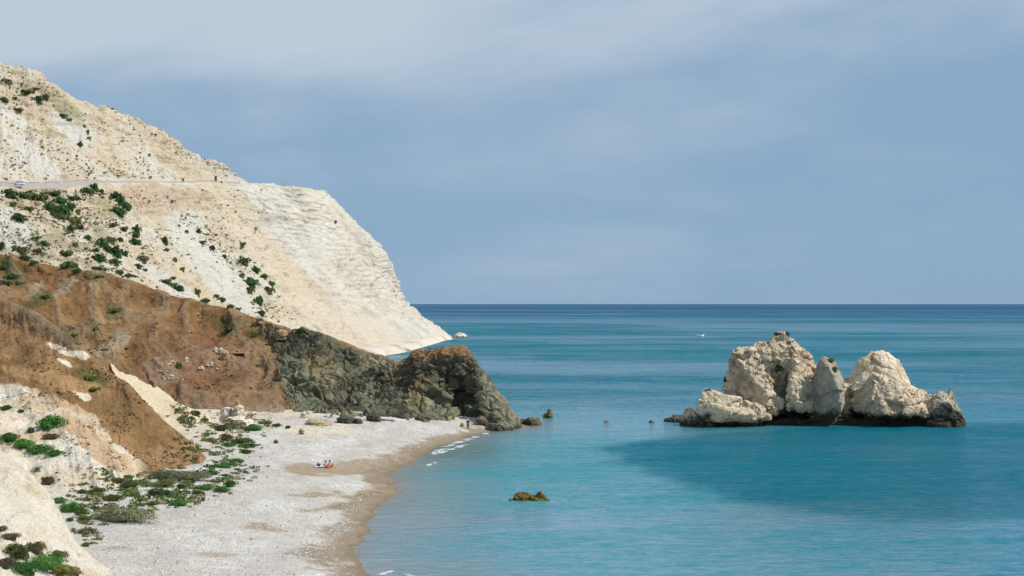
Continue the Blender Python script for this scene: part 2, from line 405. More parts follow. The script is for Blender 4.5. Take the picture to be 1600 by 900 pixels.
# ------------------------------------------------------------------ brown hill and dark rocky headland
# behind, ridge, three down the face, foot, under
B = [
 [(-300, 470, 430), (-300, 330, 390), (-300, 370, 372), (-300, 410, 352), (-300, 460, 325), (-300, 520, 300), (-290, 600, 280)],
 [(-80, 480, 400), (-80, 372, 366), (-80, 395, 352), (-78, 425, 334), (-74, 455, 316), (-70, 500, 296), (-60, 600, 270)],
 [(0, 490, 392), (0, 396, 350), (5, 412, 340), (14, 436, 324), (24, 465, 306), (36, 510, 286), (55, 600, 262)],
 [(70, 500, 380), (68, 412, 343), (72, 430, 331), (80, 460, 314), (92, 500, 292), (105, 545, 272), (125, 620, 252)],
 [(150, 505, 372), (150, 427, 331), (150, 448, 319), (152, 485, 300), (160, 530, 278), (175, 580, 259), (190, 640, 240)],
 [(225, 520, 360), (225, 447, 318), (222, 470, 307), (220, 510, 290), (225, 560, 268), (238, 612, 248), (250, 680, 230)],
 [(300, 540, 350), (300, 470, 306), (295, 498, 295), (290, 540, 277), (295, 590, 255), (312, 640, 231), (320, 705, 214)],
 [(360, 555, 342), (360, 485, 298), (358, 515, 286), (352, 560, 268), (356, 605, 249), (372, 652, 222), (375, 715, 208)],
 [(412, 570, 332), (412, 498, 291), (410, 528, 279), (408, 570, 262), (418, 615, 245), (435, 656, 219), (438, 720, 206)],
 [(455, 580, 322), (455, 511, 285), (448, 540, 268), (450, 580, 252), (470, 622, 240), (485, 660, 218), (485, 725, 206)],
 [(492, 590, 315), (492, 517, 279), (498, 548, 262), (508, 588, 249), (522, 628, 236), (532, 661, 218), (532, 725, 206)],
 [(540, 600, 310), (540, 539, 273), (545, 565, 259), (556, 600, 249), (568, 632, 236), (574, 660, 220), (574, 725, 208)],
 [(588, 612, 304), (588, 555, 267), (592, 578, 254), (598, 606, 245), (606, 634, 234), (612, 659, 221), (612, 725, 209)],
 [(624, 620, 300), (625, 567, 261), (628, 588, 250), (634, 612, 242), (642, 636, 233), (650, 658, 223), (650, 725, 211)],
 [(650, 615, 295), (652, 551, 256), (654, 580, 246), (660, 608, 240), (668, 635, 233), (676, 657, 225), (676, 725, 213)],
 [(690, 615, 288), (690, 545, 251), (690, 575, 243), (692, 604, 240), (698, 634, 234), (702, 656, 227), (702, 725, 215)],
 [(722, 620, 282), (722, 545, 247), (720, 572, 241), (724, 600, 241.5), (726, 632, 239), (728, 657, 234), (728, 725, 218)],
 [(738, 625, 278), (738, 557, 244.5), (740, 582, 239.5), (742, 604, 237), (742, 632, 234), (742, 659, 230), (740, 725, 216)],
 [(752, 635, 276), (752, 580, 242), (754, 596, 235), (756, 614, 231), (759, 640, 228), (762, 664, 225), (764, 725, 213)],
 [(778, 650, 268), (778, 612, 238), (777, 620, 233), (777, 632, 229), (778, 650, 226), (780, 668, 224), (782, 725, 213)],
 [(798, 660, 262), (799, 640, 234), (798, 644, 231), (797, 650, 228), (796, 658, 226), (798, 669, 224), (800, 725, 214)],
 [(812, 676, 256), (815, 662, 233), (815, 664, 231.5), (815, 666, 230), (815, 669, 228), (816, 674, 226), (818, 725, 218)],
 [(818, 690, 252), (822, 690, 234), (823, 692, 232), (823, 694, 231), (823, 696, 229), (824, 700, 228), (826, 735, 220)],
]
G, s_, t_, kc, kt = loft(B, 650, 390, wrow=[22, 40, 50, 55, 55, 25], wcol=[40, 80, 75, 80, 75, 75, 62, 55, 48, 42, 48, 48, 40, 30, 36, 34, 22, 22, 28, 24, 18, 8])
S = np.broadcast_to(s_[None, :], G.shape[:2]); T = np.broadcast_to(t_[:, None], G.shape[:2])
Nn = normals(G)
U0, V0 = proj(G)
nb = fbm(G, 1/9., 4, 41)
dark = sm(-.12, .12, (U0 - 425) / 90. - (V0 - 545) / 330. + .22 * nb)         # dark rock right of a slanting contact
top = sm(kt[1] + .055, kt[1] + .01, T + .02 * nb) * sm(660, 600, U0) * dark + sm(kt[1] + .13, kt[1] + .06, T + .03 * nb) * dark * sm(630, 660, U0) * sm(745, 715, U0)
rock = dark * (1 - .8 * top) * sm(kt[1] - .01, kt[1] + .02, T)
st = np.stack([S * 46, T * 5, np.zeros_like(S)], -1)
rills = fbm(st, 1.0, 4, 42, .55)
lump_a = fbm(G, 1/7., 5, 43, .55, True)
f1, f21, cid = worley(G + 1.2 * np.stack([fbm(G, 1/3., 2, 44), fbm(G, 1/3., 2, 45), fbm(G, 1/3., 2, 46)], -1), 1/3.2, 1)
g1, g21, (gid, gtl) = worley(G, (1/2.3, 1/2.3, 1/1.8), 2, True)
k1, k21, (kid, ktl) = worley(G * (1, 1, .8), 1/5.5, 5, True)
gul = fbm(np.stack([S * 15 + .25 * nb, T * 2.4, np.zeros_like(S)], -1), 1.0, 3, 40, .5, True)
soil_d = 2.0 * fbm(G, 1/24., 3, 47) + .22 * rills + .55 * fbm(G, 1/4., 4, 48, .55) + 1.5 * (gul - .35) + .4 * fbm(G, 1/8., 3, 39, .5, True)
rug = .35 + .65 * sm(-.15, .3, fbm(G, 1/10., 3, 56)); shear = fbm(G @ np.array([[.82, 0, .57], [0, 1, 0], [-.57, 0, .82]]), (1/9., 1/4., 1/1.6), 3, 57, .6)
rock_d = .9 * shear + .8 * (lump_a - .35) + .5 * (cid - .5) - .6 * (1 - sm(0, .2, f21)) + .3 * (gid - .5) + .8 * gtl * rug + 2.0 * ktl * rug + .2 * fbm(G, 1/2.2, 3, 49)
fade = sm(0, .03, 1 - S)
d = (soil_d * (1 - rock) + (rock_d + .2 * soil_d) * rock) * (.25 + .75 * sm(kt[1] - .02, kt[1] + .05, T))
G = G + Nn * (d * fade)[..., None]
U0, V0 = proj(G)
U0 = U0 + 13 * fbm(G, 1/7., 3, 37); V0 = V0 + 9 * fbm(G, 1/7., 3, 38)
n1, n2, n3 = fbm(G, 1/13., 4, 51), fbm(G, 1/2.4, 4, 52, .6), fbm(st, (1.3, .8, 1), 4, 53, .6)
brown, red, dun, pale, moss = (.275, .150, .058), (.275, .140, .070), (.37, .235, .105), (.40, .33, .225), (.115, .105, .036)
C = np.zeros(G.shape) + brown
C = mixc(C, dun, sm(-.05, .45, n1 + .25 * n3 + .2 * n2))
C = mixc(C, red, sm(.05, .5, blob(U0, V0, 330, 590, 120, 70, 20) + .5 * n1 - .15) * .8)
C = mixc(C, (.15, .088, .038), sm(.18, .55, fbm(G, 1/8., 4, 54) + .3 * n2) * .75)
C = mixc(C, pale, sm(.35, .8, np.maximum.reduce([blob(U0, V0, 178, 535, 34, 13, -28), blob(U0, V0, 55, 455, 18, 10, -40), blob(U0, V0, 262, 592, 22, 8, -10) * .9, blob(U0, V0, 100, 452, 30, 5, -35)]) + .4 * n2) * .8)
C = mixc(C, moss, sm(.3, .7, np.maximum.reduce([blob(U0, V0, 358, 511, 24, 14), blob(U0, V0, 155, 432, 22, 8), blob(U0, V0, 178, 486, 16, 14, -30), blob(U0, V0, 10, 425, 34, 20), blob(U0, V0, 62, 468, 24, 10, -25), blob(U0, V0, 400, 524, 16, 10), blob(U0, V0, 115, 520, 22, 10, 30), blob(U0, V0, 148, 515, 14, 8, -45)]) + .45 * n2) * .75)
C = mixc(C, (.34, .20, .13), sm(.2, .8, np.maximum(blob(U0, V0, 260, 575, 36, 22), blob(U0, V0, 330, 568, 50, 22)) + .4 * n2) * .6)
crk = sm(.80, .93, fbm(np.stack([S * 17 + .5 * n1, T * 2.6 + .3 * n1, S * 0], -1), 1.0, 3, 58, .45, True)) * sm(-.1, .2, fbm(G, 1/14., 2, 59))
C = mixc(C, (.115, .072, .038), crk * .65)
dk = np.zeros(G.shape) + (.135, .130, .088)
dk = mixc(dk, (.050, .051, .040), sm(.1, .5, n1 + .5 * n2 + .25 * (cid - .5)))
dk = mixc(dk, (.25, .24, .155), sm(.1, .5, -n1 + .4 * n3 + .2 * n2 + .12))
dk = mixc(dk, (.19, .205, .135), sm(.3, .8, np.maximum.reduce([blob(U0, V0, 470, 600, 26, 55, -28), blob(U0, V0, 575, 615, 22, 34, -15), blob(U0, V0, 690, 640, 16, 16)]) + .4 * n2) * .75)
dk = mixc(dk, (.20, .15, .075), sm(.35, .8, np.maximum.reduce([blob(U0, V0, 625, 585, 8, 22), blob(U0, V0, 500, 570, 20, 30, -20) * .8, blob(U0, V0, 655, 605, 16, 34) * .9]) + .5 * n2) * .6)
dk = mixc(dk, (.24, .23, .165), sm(.3, .8, blob(U0, V0, 775, 632, 46, 22, 50) + .35 * n2) * .7)
C = mixc(C, dk * .86, dark)
C = mixc(C, (.26, .14, .062), top * .9)
C = mixc(C, (.40, .33, .25), sm(4.6, 3.0, G[..., 2] + 1.2 * n2) * .55 * sm(.03, .0, dark + 0 * S) )
C = mixc(C, (.028, .028, .022), sm(1.0, .2, G[..., 2] + .3 * n2) * sm(745, 770, U0) * .8)
C = mixc(C, (.44, .33, .21), sm(.25, .55, gul + .3 * n2 - .1) * .35 * (1 - dark))
C *= (1 + (.30 - .12 * dark) * n2 + .14 * n3 + (.22 - .1 * dark) * fbm(G, 1/.8, 3, 55, .7))[..., None]
Gb = G
hb = tag(link('brown_hill', mesh_np('brown_hill', G, grid_quads(*G.shape[:2]), col=C), M_BROWN), kind='structure')
dq = (dark[:-1, :-1] > .5).ravel(); hb.data.materials.append(M_HEAD)
hb.data.polygons.foreach_set('material_index', dq.astype(np.int32)); hb.data.polygons.foreach_set('use_smooth', ~dq); hb.data.update()
hb['label'] = 'brown earth hill running out into a dark green rocky headland'
zreg(G)

# ------------------------------------------------------------------ nearer brown spur with chalk slope below it
# behind, ridge, two down, contact with the chalk, down the chalk, foot, under
Nn_ = [
 [(-320, 560, 250), (-320, 360, 222), (-320, 430, 208), (-320, 520, 188), (-310, 600, 168), (-300, 660, 152), (-290, 720, 138), (-280, 800, 122)],
 [(-80, 560, 232), (-80, 432, 206), (-80, 480, 197), (-80, 545, 183), (-78, 598, 170), (-76, 645, 157), (-70, 690, 146), (-60, 770, 130)],
 [(0, 560, 226), (0, 466, 198), (0, 510, 189), (0, 560, 179), (2, 604, 169), (8, 648, 157), (18, 700, 145), (30, 780, 130)],
 [(52, 580, 218), (52, 490, 192), (54, 530, 184), (58, 575, 174.5), (66, 618, 165), (82, 662, 154), (100, 720, 142), (112, 800, 128)],
 [(100, 600, 211), (100, 520, 186), (104, 560, 178.5), (112, 602, 170), (124, 645, 160), (138, 690, 149), (152, 742, 138), (162, 820, 126)],
 [(150, 630, 204), (150, 559, 180), (154, 594, 173), (160, 632, 165), (168, 672, 156), (178, 710, 148), (190, 752, 138), (200, 830, 126)],
 [(200, 660, 196), (200, 601, 173), (202, 630, 167), (204, 662, 161), (206, 694, 155), (210, 724, 149), (216, 752, 142), (222, 830, 128)],
 [(240, 690, 190), (236, 636, 168), (238, 660, 163), (240, 684, 159), (241, 706, 155), (243, 728, 150.5), (246, 750, 145), (250, 830, 130)],
 [(285, 710, 183), (280, 675, 164), (281, 690, 161), (281, 704, 158), (282, 718, 155), (283, 732, 152), (286, 748, 148), (292, 830, 134)],
 [(330, 735, 176), (320, 712, 162), (320, 718, 160), (320, 724, 158.5), (320, 730, 157), (321, 738, 155), (324, 752, 151), (330, 830, 138)],
 [(350, 750, 172), (342, 738, 161), (342, 741, 159.5), (342, 744, 158), (342, 748, 157), (343, 754, 155), (346, 764, 152), (352, 830, 140)],
]
G, s_, t_, kc, kt = loft(Nn_, 430, 380, wrow=[25, 50, 55, 55, 50, 50, 20], wcol=[40, 80, 55, 55, 60, 60, 45, 50, 45, 25])
S = np.broadcast_to(s_[None, :], G.shape[:2]); T = np.broadcast_to(t_[:, None], G.shape[:2])
Nn = normals(G)
U0, V0 = proj(G)
st = np.stack([S * 26, T * 4, np.zeros_like(S)], -1)
rills = fbm(st, 1.0, 4, 61, .55)
chalk = sm(-.02, .02, T - kt[4] + .07 * fbm(G, 1/9., 4, 62) + .03 * rills - .22 * sm(170, 250, U0) * sm(.0, .2, U0 / 1600 + 1))
chalk *= sm(232, 205, U0 + 10 * rills)
d = 1.3 * fbm(G, 1/15., 3, 63) + .14 * rills + .30 * fbm(G, 1/3., 5, 64, .55) + .5 * fbm(G, 1/6., 3, 66, .5, True) - .2 + .4 * (fbm(np.stack([S * 11, T * 2.0, S * 0], -1), 1.0, 3, 69, .5, True) - .35) + chalk * (.7 * fbm(G, 1/5., 4, 65, .5, True) - .2)
d = d * sm(1.0, .93, S) * (.3 + .7 * sm(kt[1] - .02, kt[1] + .06, T))
G = G + Nn * d[..., None]
U0, V0 = proj(G)
U0 = U0 + 10 * fbm(G, 1/4., 3, 67); V0 = V0 + 7 * fbm(G, 1/4., 3, 68)
n1, n2, n3 = fbm(G, 1/8., 4, 71), fbm(G, 1/1.6, 4, 72, .6), fbm(st, (1.6, .7, 1), 4, 73, .6)
C = np.zeros(G.shape) + (.245, .142, .062)
C = mixc(C, (.31, .19, .095), sm(-.1, .45, n1 + .25 * n3 + .3 * n2))
C = mixc(C, (.165, .112, .046), sm(.05, .45, -n1 + .25 * n3 + .2 * n2) * .8)
C = mixc(C, (.20, .15, .105), sm(.3, .8, blob(U0, V0, 60, 497, 90, 13, 34) + .3 * n2) * .6)
C = mixc(C, (.10, .095, .024), sm(.3, .7, np.maximum(blob(U0, V0, 142, 592, 26, 16, 30), blob(U0, V0, 118, 523, 22, 8, 38)) + .5 * n2) * .8)
C = mixc(C, (.72, .63, .50), sm(.35, .7, np.maximum.reduce([blob(U0, V0, 108, 549, 34, 6, 20), blob(U0, V0, 128, 618, 18, 8, 30) * .8, blob(U0, V0, 100, 568, 12, 4, 30)]) + .35 * n2))
C = mixc(C, (.40, .24, .11), sm(.3, .8, np.maximum(blob(U0, V0, 80, 592, 90, 12, 12), blob(U0, V0, 170, 700, 70, 24, 35)) + .4 * n3) * .75)
crk = sm(.80, .93, fbm(np.stack([S * 9 + .6 * n1, T * 2.2 + .3 * n1, S * 0], -1), 1.0, 3, 76, .45, True)) * sm(-.1, .2, fbm(G, 1/9., 2, 77))
C = mixc(C, (.11, .072, .032), crk * .7)
wh = np.zeros(G.shape) + (.66, .59, .475)
wh = mixc(wh, (.54, .40, .25), sm(-.05, .4, n1 + .4 * n2 + .12 * n3) * .8)
wh = mixc(wh, (.72, .68, .605), sm(.0, .4, -n1 + .2 * n3 + .2 * n2) * .8)
wh = mixc(wh, (.50, .345, .20), sm(.25, .7, np.maximum(blob(U0, V0, 150, 694, 75, 17, 40), blob(U0, V0, 90, 625, 60, 10, 22) * .8) + .35 * n2) * .85)
C = mixc(C, wh, chalk)
C *= (1 + .30 * n2 + .12 * n3 + .22 * fbm(G, 1/.6, 3, 75, .7))[..., None]
Gs = G; Cs = chalk
hn = tag(link('spur_hill', mesh_np('spur_hill', G, grid_quads(*G.shape[:2]), col=C), M_NEAR), kind='structure')
hn['label'] = 'brown earth spur with pale chalk slope at its foot'
zreg(G, 2, 3)

# ------------------------------------------------------------------ pale chalk ramp between the two brown hills
Rm = [
 [(168, 612, 206), (172, 566, 196), (185, 600, 190), (196, 640, 184)],
 [(212, 600, 206), (214, 590, 202), (222, 622, 196), (236, 672, 184)],
 [(250, 606, 212), (246, 610, 206), (256, 645, 198), (276, 700, 180)],
 [(300, 640, 212), (286, 634, 207), (296, 668, 196), (316, 722, 178)],
 [(352, 664, 214), (330, 655, 207), (338, 684, 196), (350, 735, 178)],
 [(402, 690, 212), (372, 676, 204), (376, 700, 194), (384, 745, 178)],
]
G, s_, t_, kc, kt = loft(Rm, 220, 150)
Nn = normals(G)
n1, n2 = fbm(G, 1/9., 4, 81), fbm(G, 1/2., 4, 82, .6)
G = G + Nn * (1.1 * n1 + .5 * n2)[..., None]
C = np.zeros(G.shape) + (.62, .54, .40)
C = mixc(C, (.54, .40, .24), sm(.0, .5, n1 + .4 * n2) * .7)
C = mixc(C, (.30, .27, .12), sm(.25, .5, fbm(G, 1/4., 4, 83)) * .5)
C *= (1 + .12 * n2)[..., None]
tag(link('chalk_ramp_hill', mesh_np('chalk_ramp_hill', G, grid_quads(*G.shape[:2]), col=C), M_NEAR), 'pale chalk ramp between the brown hills', kind='structure')
zreg(G, 2, 3)

# ------------------------------------------------------------------ nearest chalk slope, lower left corner
Fr = [
 [(-400, 620, 120), (-400, 480, 108), (-400, 640, 92), (-400, 800, 78), (-400, 1000, 64), (-400, 1300, 52)],
 [(-100, 700, 116), (-100, 628, 103), (-100, 710, 96), (-100, 810, 86), (-100, 930, 76), (-100, 1150, 62)],
 [(0, 760, 112), (0, 703, 100), (0, 760, 94), (0, 830, 87), (0, 920, 79), (0, 1100, 67)],
 [(52, 800, 110), (52, 742, 99), (50, 790, 94), (48, 850, 87.5), (44, 930, 80), (40, 1100, 68)],
 [(90, 840, 107), (88, 790, 98), (86, 830, 94), (82, 880, 88.5), (78, 945, 81), (72, 1100, 69)],
 [(128, 890, 104), (124, 852, 96), (122, 880, 93), (120, 915, 88.5), (116, 965, 82), (112, 1100, 70)],
 [(165, 930, 102), (158, 880, 95), (158, 900, 92), (158, 930, 88), (156, 975, 82), (154, 1100, 70)],
 [(215, 960, 100), (205, 915, 93), (208, 935, 90), (212, 960, 86), (216, 995, 81), (222, 1100, 70)],
]
G, s_, t_, kc, kt = loft(Fr, 240, 220)
S = np.broadcast_to(s_[None, :], G.shape[:2]); T = np.broadcast_to(t_[:, None], G.shape[:2])
Nn = normals(G)
n0, n1, n2 = fbm(G, 1/7., 3, 91), fbm(G, 1/3., 4, 92), fbm(G, 1/.8, 4, 93, .6)
G = G + Nn * (.35 * n0 + .28 * n1 + .10 * n2 - .25 * sm(.55, .8, fbm(G, (1/3., 1/3., 1/6.), 3, 94, .5, True)))[..., None]
C = np.zeros(G.shape) + (.68, .635, .54)
C = mixc(C, (.58, .46, .32), sm(.05, .5, n1 + .5 * n2) * .6)
C = mixc(C, (.50, .45, .36), sm(.2, .5, -n0 + .4 * n2) * .4)
C *= (1 + .10 * n2)[..., None]
tag(link('foreground_chalk_hill', mesh_np('foreground_chalk_hill', G, grid_quads(*G.shape[:2]), col=C), M_NEAR), 'smooth white chalk slope in the lower corner', kind='structure')
zreg(G, 4, 4)

# ------------------------------------------------------------------ beach
shore_uv = [(700, 1300), (640, 1000), (606, 925), (572, 893), (548, 868), (556, 848), (574, 828), (578, 806), (600, 784), (622, 768), (614, 752), (610, 742), (640, 724), (664, 708), (690, 697), (720, 686), (745, 678), (768, 673), (796, 671), (830, 667)]
SH = np.array([WZ(u, v, 0.0)[:2] for u, v in shore_uv])
SH = hermite(SH, np.arange(len(SH), dtype=float), np.linspace(0, len(SH) - 1, 160))
SH = np.concatenate([[[6, -80]], SH, [[0, 238], [-14, 252], [-60, 300]]])
def shore_dist(P):
    """distance inland from the waterline (negative at sea)"""
    best = np.full(P.shape[:-1], 1e9); sgn = np.ones(P.shape[:-1])
    for a, b in zip(SH[:-1], SH[1:]):
        e = b - a; q = P[..., :2] - a
        t = np.clip((q @ e) / (e @ e), 0, 1)
        r = q - t[..., None] * e
        dd = (r ** 2).sum(-1)
        cr_ = e[0] * q[..., 1] - e[1] * q[..., 0]
        m = dd < best
        best = np.where(m, dd, best); sgn = np.where(m, np.sign(cr_), sgn)
    return np.sqrt(best) * sgn
bx = np.linspace(-110, 26, 280); by = np.concatenate([np.linspace(-60, 80, 40)[:-1], np.linspace(80, 262, 430)])
X, Y = np.meshgrid(bx, by)
G = np.stack([X, Y, np.zeros_like(X)], -1)
wob = fbm(G, 1/5., 4, 101, .6) * 1.9
ds = shore_dist(G) + wob
di = np.maximum(ds, 0)
z = np.where(ds < 0, .07 * ds, 2.4 * (1 - np.exp(-di / 12)) + .02 * di)
z = z + sm(0, 6, di) * (.16 * fbm(G, 1/9., 3, 102) + .12 * fbm(G, (1/2.5, 1/6., 1), 3, 103)) + .10 * np.exp(-((di - 7) / 1.5) ** 2) * sm(-.2, .3, fbm(G, 1/14., 2, 104))
z = z + .04 * fbm(G, 1/.9, 2, 105) * sm(0, 3, di)
z = np.maximum(z, -6)
G[..., 2] = z
U0, V0 = proj(G)
U0 = U0 + 26 * fbm(G, 1/4.5, 4, 106); V0 = V0 + 7 * fbm(G, 1/4.5, 4, 107)
n1, n2, n3 = fbm(G, 1/7., 4, 111), fbm(G, 1/1.1, 3, 112, .6), fbm(G, (1/3., 1/7., 1), 4, 113)
C = np.zeros(G.shape) + (.50, .475, .44)
C = mixc(C, (.575, .56, .54), sm(-.1, .4, n1 + .3 * n2))
C = mixc(C, (.40, .37, .33), sm(.05, .45, n3 + .3 * n2) * .7)
C = mixc(C, (.66, .655, .65), sm(.05, .4, fbm(G, (1/9., 1/14., 1), 3, 108)) * .6)
C = mixc(C, (.44, .43, .44), sm(.05, .4, fbm(G, (1/6., 1/13., 1), 4, 109)) * .5)
sandp = np.maximum.reduce([blob(U0, V0, 560, 730, 62, 12, -8), blob(U0, V0, 480, 733, 38, 9, 0), blob(U0, V0, 640, 710, 60, 9, -15), blob(U0, V0, 585, 772, 34, 9, 0) * .8, blob(U0, V0, 598, 755, 26, 14) * .9, blob(U0, V0, 415, 825, 34, 9, 5) * .62, blob(U0, V0, 490, 772, 40, 4, 0) * .8, blob(U0, V0, 510, 793, 50, 4, -8) * .7, blob(U0, V0, 335, 868, 34, 6) * .55, blob(U0, V0, 175, 858, 40, 4) * .55])
sand = sm(.3, .62, sandp + .22 * n2 + .25 * n3)
C = mixc(C, (.32, .25, .165), sand * .92)
C = mixc(C, (.66, .58, .45), sm(.3, .7, blob(U0, V0, 500, 672, 70, 8, 0) + .3 * n2) * .8)
wet = sm(4.0, 2.2, ds + 4.0 * n1 + 1.6 * n2)
C = mixc(C, (.25, .195, .130), wet * .9)
C = mixc(C, (.20, .155, .105), sm(1.1, .2, ds + .5 * n2) * .8)
inl = sm(24, 32, ds + 6 * n1)
C = mixc(C, (.62, .54, .43), inl * .75)
C = mixc(C, (.24, .23, .10), sm(.12, .4, fbm(G, 1/4., 4, 115)) * sm(26, 33, ds) * .5)
C *= (1 + .20 * n2)[..., None]
bc = tag(link('beach', mesh_np('beach', G, grid_quads(*G.shape[:2]), col=C), M_BEACH), kind='structure')
bc['label'] = 'pale pebble beach with brown wet sand along the waterline'
zreg(G, 2, 9)
BX, BY, BZ = bx, by, z
def sand_at(u, v):
    z0 = 1.0
    for _ in range(12):
        p = WZ(u, v, z0); z0 = .5 * z0 + .5 * beach_z(p[0], p[1])
    return np.array([p[0], p[1], beach_z(p[0], p[1])])
def beach_z(x, y):
    i = int(np.clip(np.searchsorted(BX, x), 1, len(BX) - 1)); j = int(np.clip(np.searchsorted(BY, y), 1, len(BY) - 1))
    fx = (x - BX[i-1]) / (BX[i] - BX[i-1]); fy = (y - BY[j-1]) / (BY[j] - BY[j-1])
    return float((BZ[j-1, i-1] * (1-fx) + BZ[j-1, i] * fx) * (1-fy) + (BZ[j, i-1] * (1-fx) + BZ[j, i] * fx) * fy)

# small white cove beach under the chalk cliff
cv = np.array([WZ(u, v, .0) for u, v in ((590, 560), (600, 556), (625, 552), (652, 545), (680, 537), (696, 532), (708, 530))])
cvb = np.array([WZ(u, v, 2.6) for u, v in ((570, 548), (590, 545), (612, 541), (635, 537), (664, 530), (684, 526), (698, 524))])
ck = hermite(cv, np.arange(7.), np.linspace(0, 6, 80)); cbk = hermite(cvb, np.arange(7.), np.linspace(0, 6, 80))
G = np.stack([ck + (ck - cbk) * .4 - np.array([0, 0, .8]), ck, .5 * (ck + cbk) + np.array([0, 0, .2]), cbk, cbk * 1.0 + np.array([-25, 10, 1.5])])
G = hermite(G, np.arange(5.), np.linspace(0, 4, 24))
G[..., 2] += .5 * fbm(G, 1/9., 3, 121) * np.linspace(0, 1, 24)[:, None]
C = mixc(np.zeros(G.shape) + (.70, .64, .55), (.50, .42, .33), sm(.0, .4, fbm(G, 1/12., 3, 122)))
tag(link('cove_beach', mesh_np('cove_beach', G, grid_quads(*G.shape[:2]), col=C), M_CHALK), 'narrow white beach at the foot of the far chalk cliff', kind='structure')

# ------------------------------------------------------------------ sea
yy = np.concatenate([np.linspace(-80, 60, 20)[:-1], 60 * np.exp(np.linspace(0, math.log(3500 / 60.), 330)), np.exp(np.linspace(math.log(3600), math.log(250000), 60))])
kx = np.linspace(-.95, .95, 300)
Y, K = np.meshgrid(yy, kx, indexing='ij')
X = K * (Y + 220)
G = np.stack([X, Y, np.zeros_like(X)], -1)
near = (Y < 420) & (np.abs(X) < 160)
ds = np.full(X.shape, -300.0)
ds[near] = shore_dist(G[near])
off = -ds + 2.5 * fbm(G, 1/12., 3, 131)
def ptmask(pts, soft):
    """soft inside test for a polygon on the water given by points"""
    pg = np.array(pts); best = np.full(X.shape, 1e9); ins = np.zeros(X.shape, bool)
    for a, b in zip(pg, np.roll(pg, -1, 0)):
        e = b - a; q0, q1 = X - a[0], Y - a[1]
        t = np.clip((q0 * e[0] + q1 * e[1]) / (e @ e), 0, 1)
        best = np.minimum(best, np.hypot(q0 - t * e[0], q1 - t * e[1]))
        c = ((a[1] > Y) != (b[1] > Y)) & (X < (b[0] - a[0]) * (Y - a[1]) / (b[1] - a[1] + 1e-9) + a[0])
        ins ^= c
    sd = np.where(ins, best, -best)
    return sm(-soft, soft, sd + 4.5 * fbm(G, 1/11., 4, 132))
wl = lambda u, v: WZ(u, v, 0.0)[:2]
deep = ptmask([wl(*p) for p in ((945, 700), (1000, 688), (1080, 680), (1250, 668), (1620, 660), (1900, 690), (1900, 790), (1620, 815), (1400, 812), (1250, 803), (1130, 780), (1030, 742), (975, 720))], 3.0)
farm = sm(232, 300, Y + 9 * fbm(G, (1/60., 1/30., 1), 3, 133) - .12 * np.maximum(X - 10, 0) + 40 * sm(20, -20, X))
C = np.zeros(G.shape) + (.018, .165, .235)
C = mixc(C, (.050, .225, .28), sm(60, 12, off))
C = mixc(C, (.16, .21, .215), sm(15, 1.0, off + 6 * fbm(G, 1/16., 3, 137)) * .85)
C = mixc(C, (.20, .185, .165), sm(2.5, .3, off) * .8)
C = mixc(C, (.0, .098, .150), deep * (.78 + .25 * fbm(G, (1/40., 1/12., 1), 4, 138)))
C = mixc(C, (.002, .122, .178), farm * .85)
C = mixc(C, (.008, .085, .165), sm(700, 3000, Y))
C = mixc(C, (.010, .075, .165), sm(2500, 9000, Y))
C = mixc(C, (.035, .09, .07), np.exp(-(((X + 9) / 8.) ** 2 + ((Y - 192) / 18.) ** 2)) * .6)
pat = fbm(G + 60 * np.stack([fbm(G, 1/120., 2, 139), fbm(G, 1/120., 2, 140), 0 * X], -1), (1/190., 1/90., 1), 4, 134)
C = mixc(C, (.003, .072, .140), sm(.02, .35, pat) * sm(240, 420, Y) * .7)
C *= (1 + .22 * pat * sm(150, 400, Y))[..., None]
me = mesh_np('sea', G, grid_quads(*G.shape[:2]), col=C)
at = me.attributes.new('ruffle', 'FLOAT', 'POINT'); at.data.foreach_set('value', np.ascontiguousarray((1 - .52 * deep) * (1 + .35 * sm(60, 20, off)), np.float32).ravel())
m = bpy.data.materials.new('sea_water'); m.use_nodes = True
N, L = m.node_tree.nodes, m.node_tree.links
N.remove(N['Principled BSDF'])
geo = N.new('ShaderNodeNewGeometry')
def noise(scale, detail=4, rough=.55, loc=(0, 0, 0), dist=0.0):
    mpp = N.new('ShaderNodeMapping'); mpp.inputs['Scale'].default_value = scale; mpp.inputs['Location'].default_value = loc
    L.new(geo.outputs['Position'], mpp.inputs['Vector'])
    n = N.new('ShaderNodeTexNoise'); n.inputs['Scale'].default_value = 1.0; n.inputs['Detail'].default_value = detail; n.inputs['Roughness'].default_value = rough; n.inputs['Distortion'].default_value = dist
    L.new(mpp.outputs['Vector'], n.inputs['Vector'])
    return n.outputs['Fac']
def rng_(v, a, b, c, d_):
    r = N.new('ShaderNodeMapRange'); r.interpolation_type = 'SMOOTHSTEP'
    r.inputs['From Min'].default_value = a; r.inputs['From Max'].default_value = b; r.inputs['To Min'].default_value = c; r.inputs['To Max'].default_value = d_
    L.new(v, r.inputs['Value']); return r.outputs['Result']
def mth(op, a, b):
    x = N.new('ShaderNodeMath'); x.operation = op
    for i_, q in enumerate((a, b)):
        if isinstance(q, (int, float)): x.inputs[i_].default_value = q
        else: L.new(q, x.inputs[i_])
    return x.outputs[0]
vc = N.new('ShaderNodeVertexColor'); vc.layer_name = 'Col'
b1 = N.new('ShaderNodeBump'); b1.inputs['Distance'].default_value = .30; L.new(noise((.35, .9, .5), 5, .6), b1.inputs['Height'])
b2 = N.new('ShaderNodeBump'); b2.inputs['Distance'].default_value = .10; L.new(noise((1.3, 2.6, 1), 4, .6), b2.inputs['Height']); L.new(b1.outputs['Normal'], b2.inputs['Normal'])
dif = N.new('ShaderNodeBsdfDiffuse'); L.new(vc.outputs['Color'], dif.inputs['Color'])
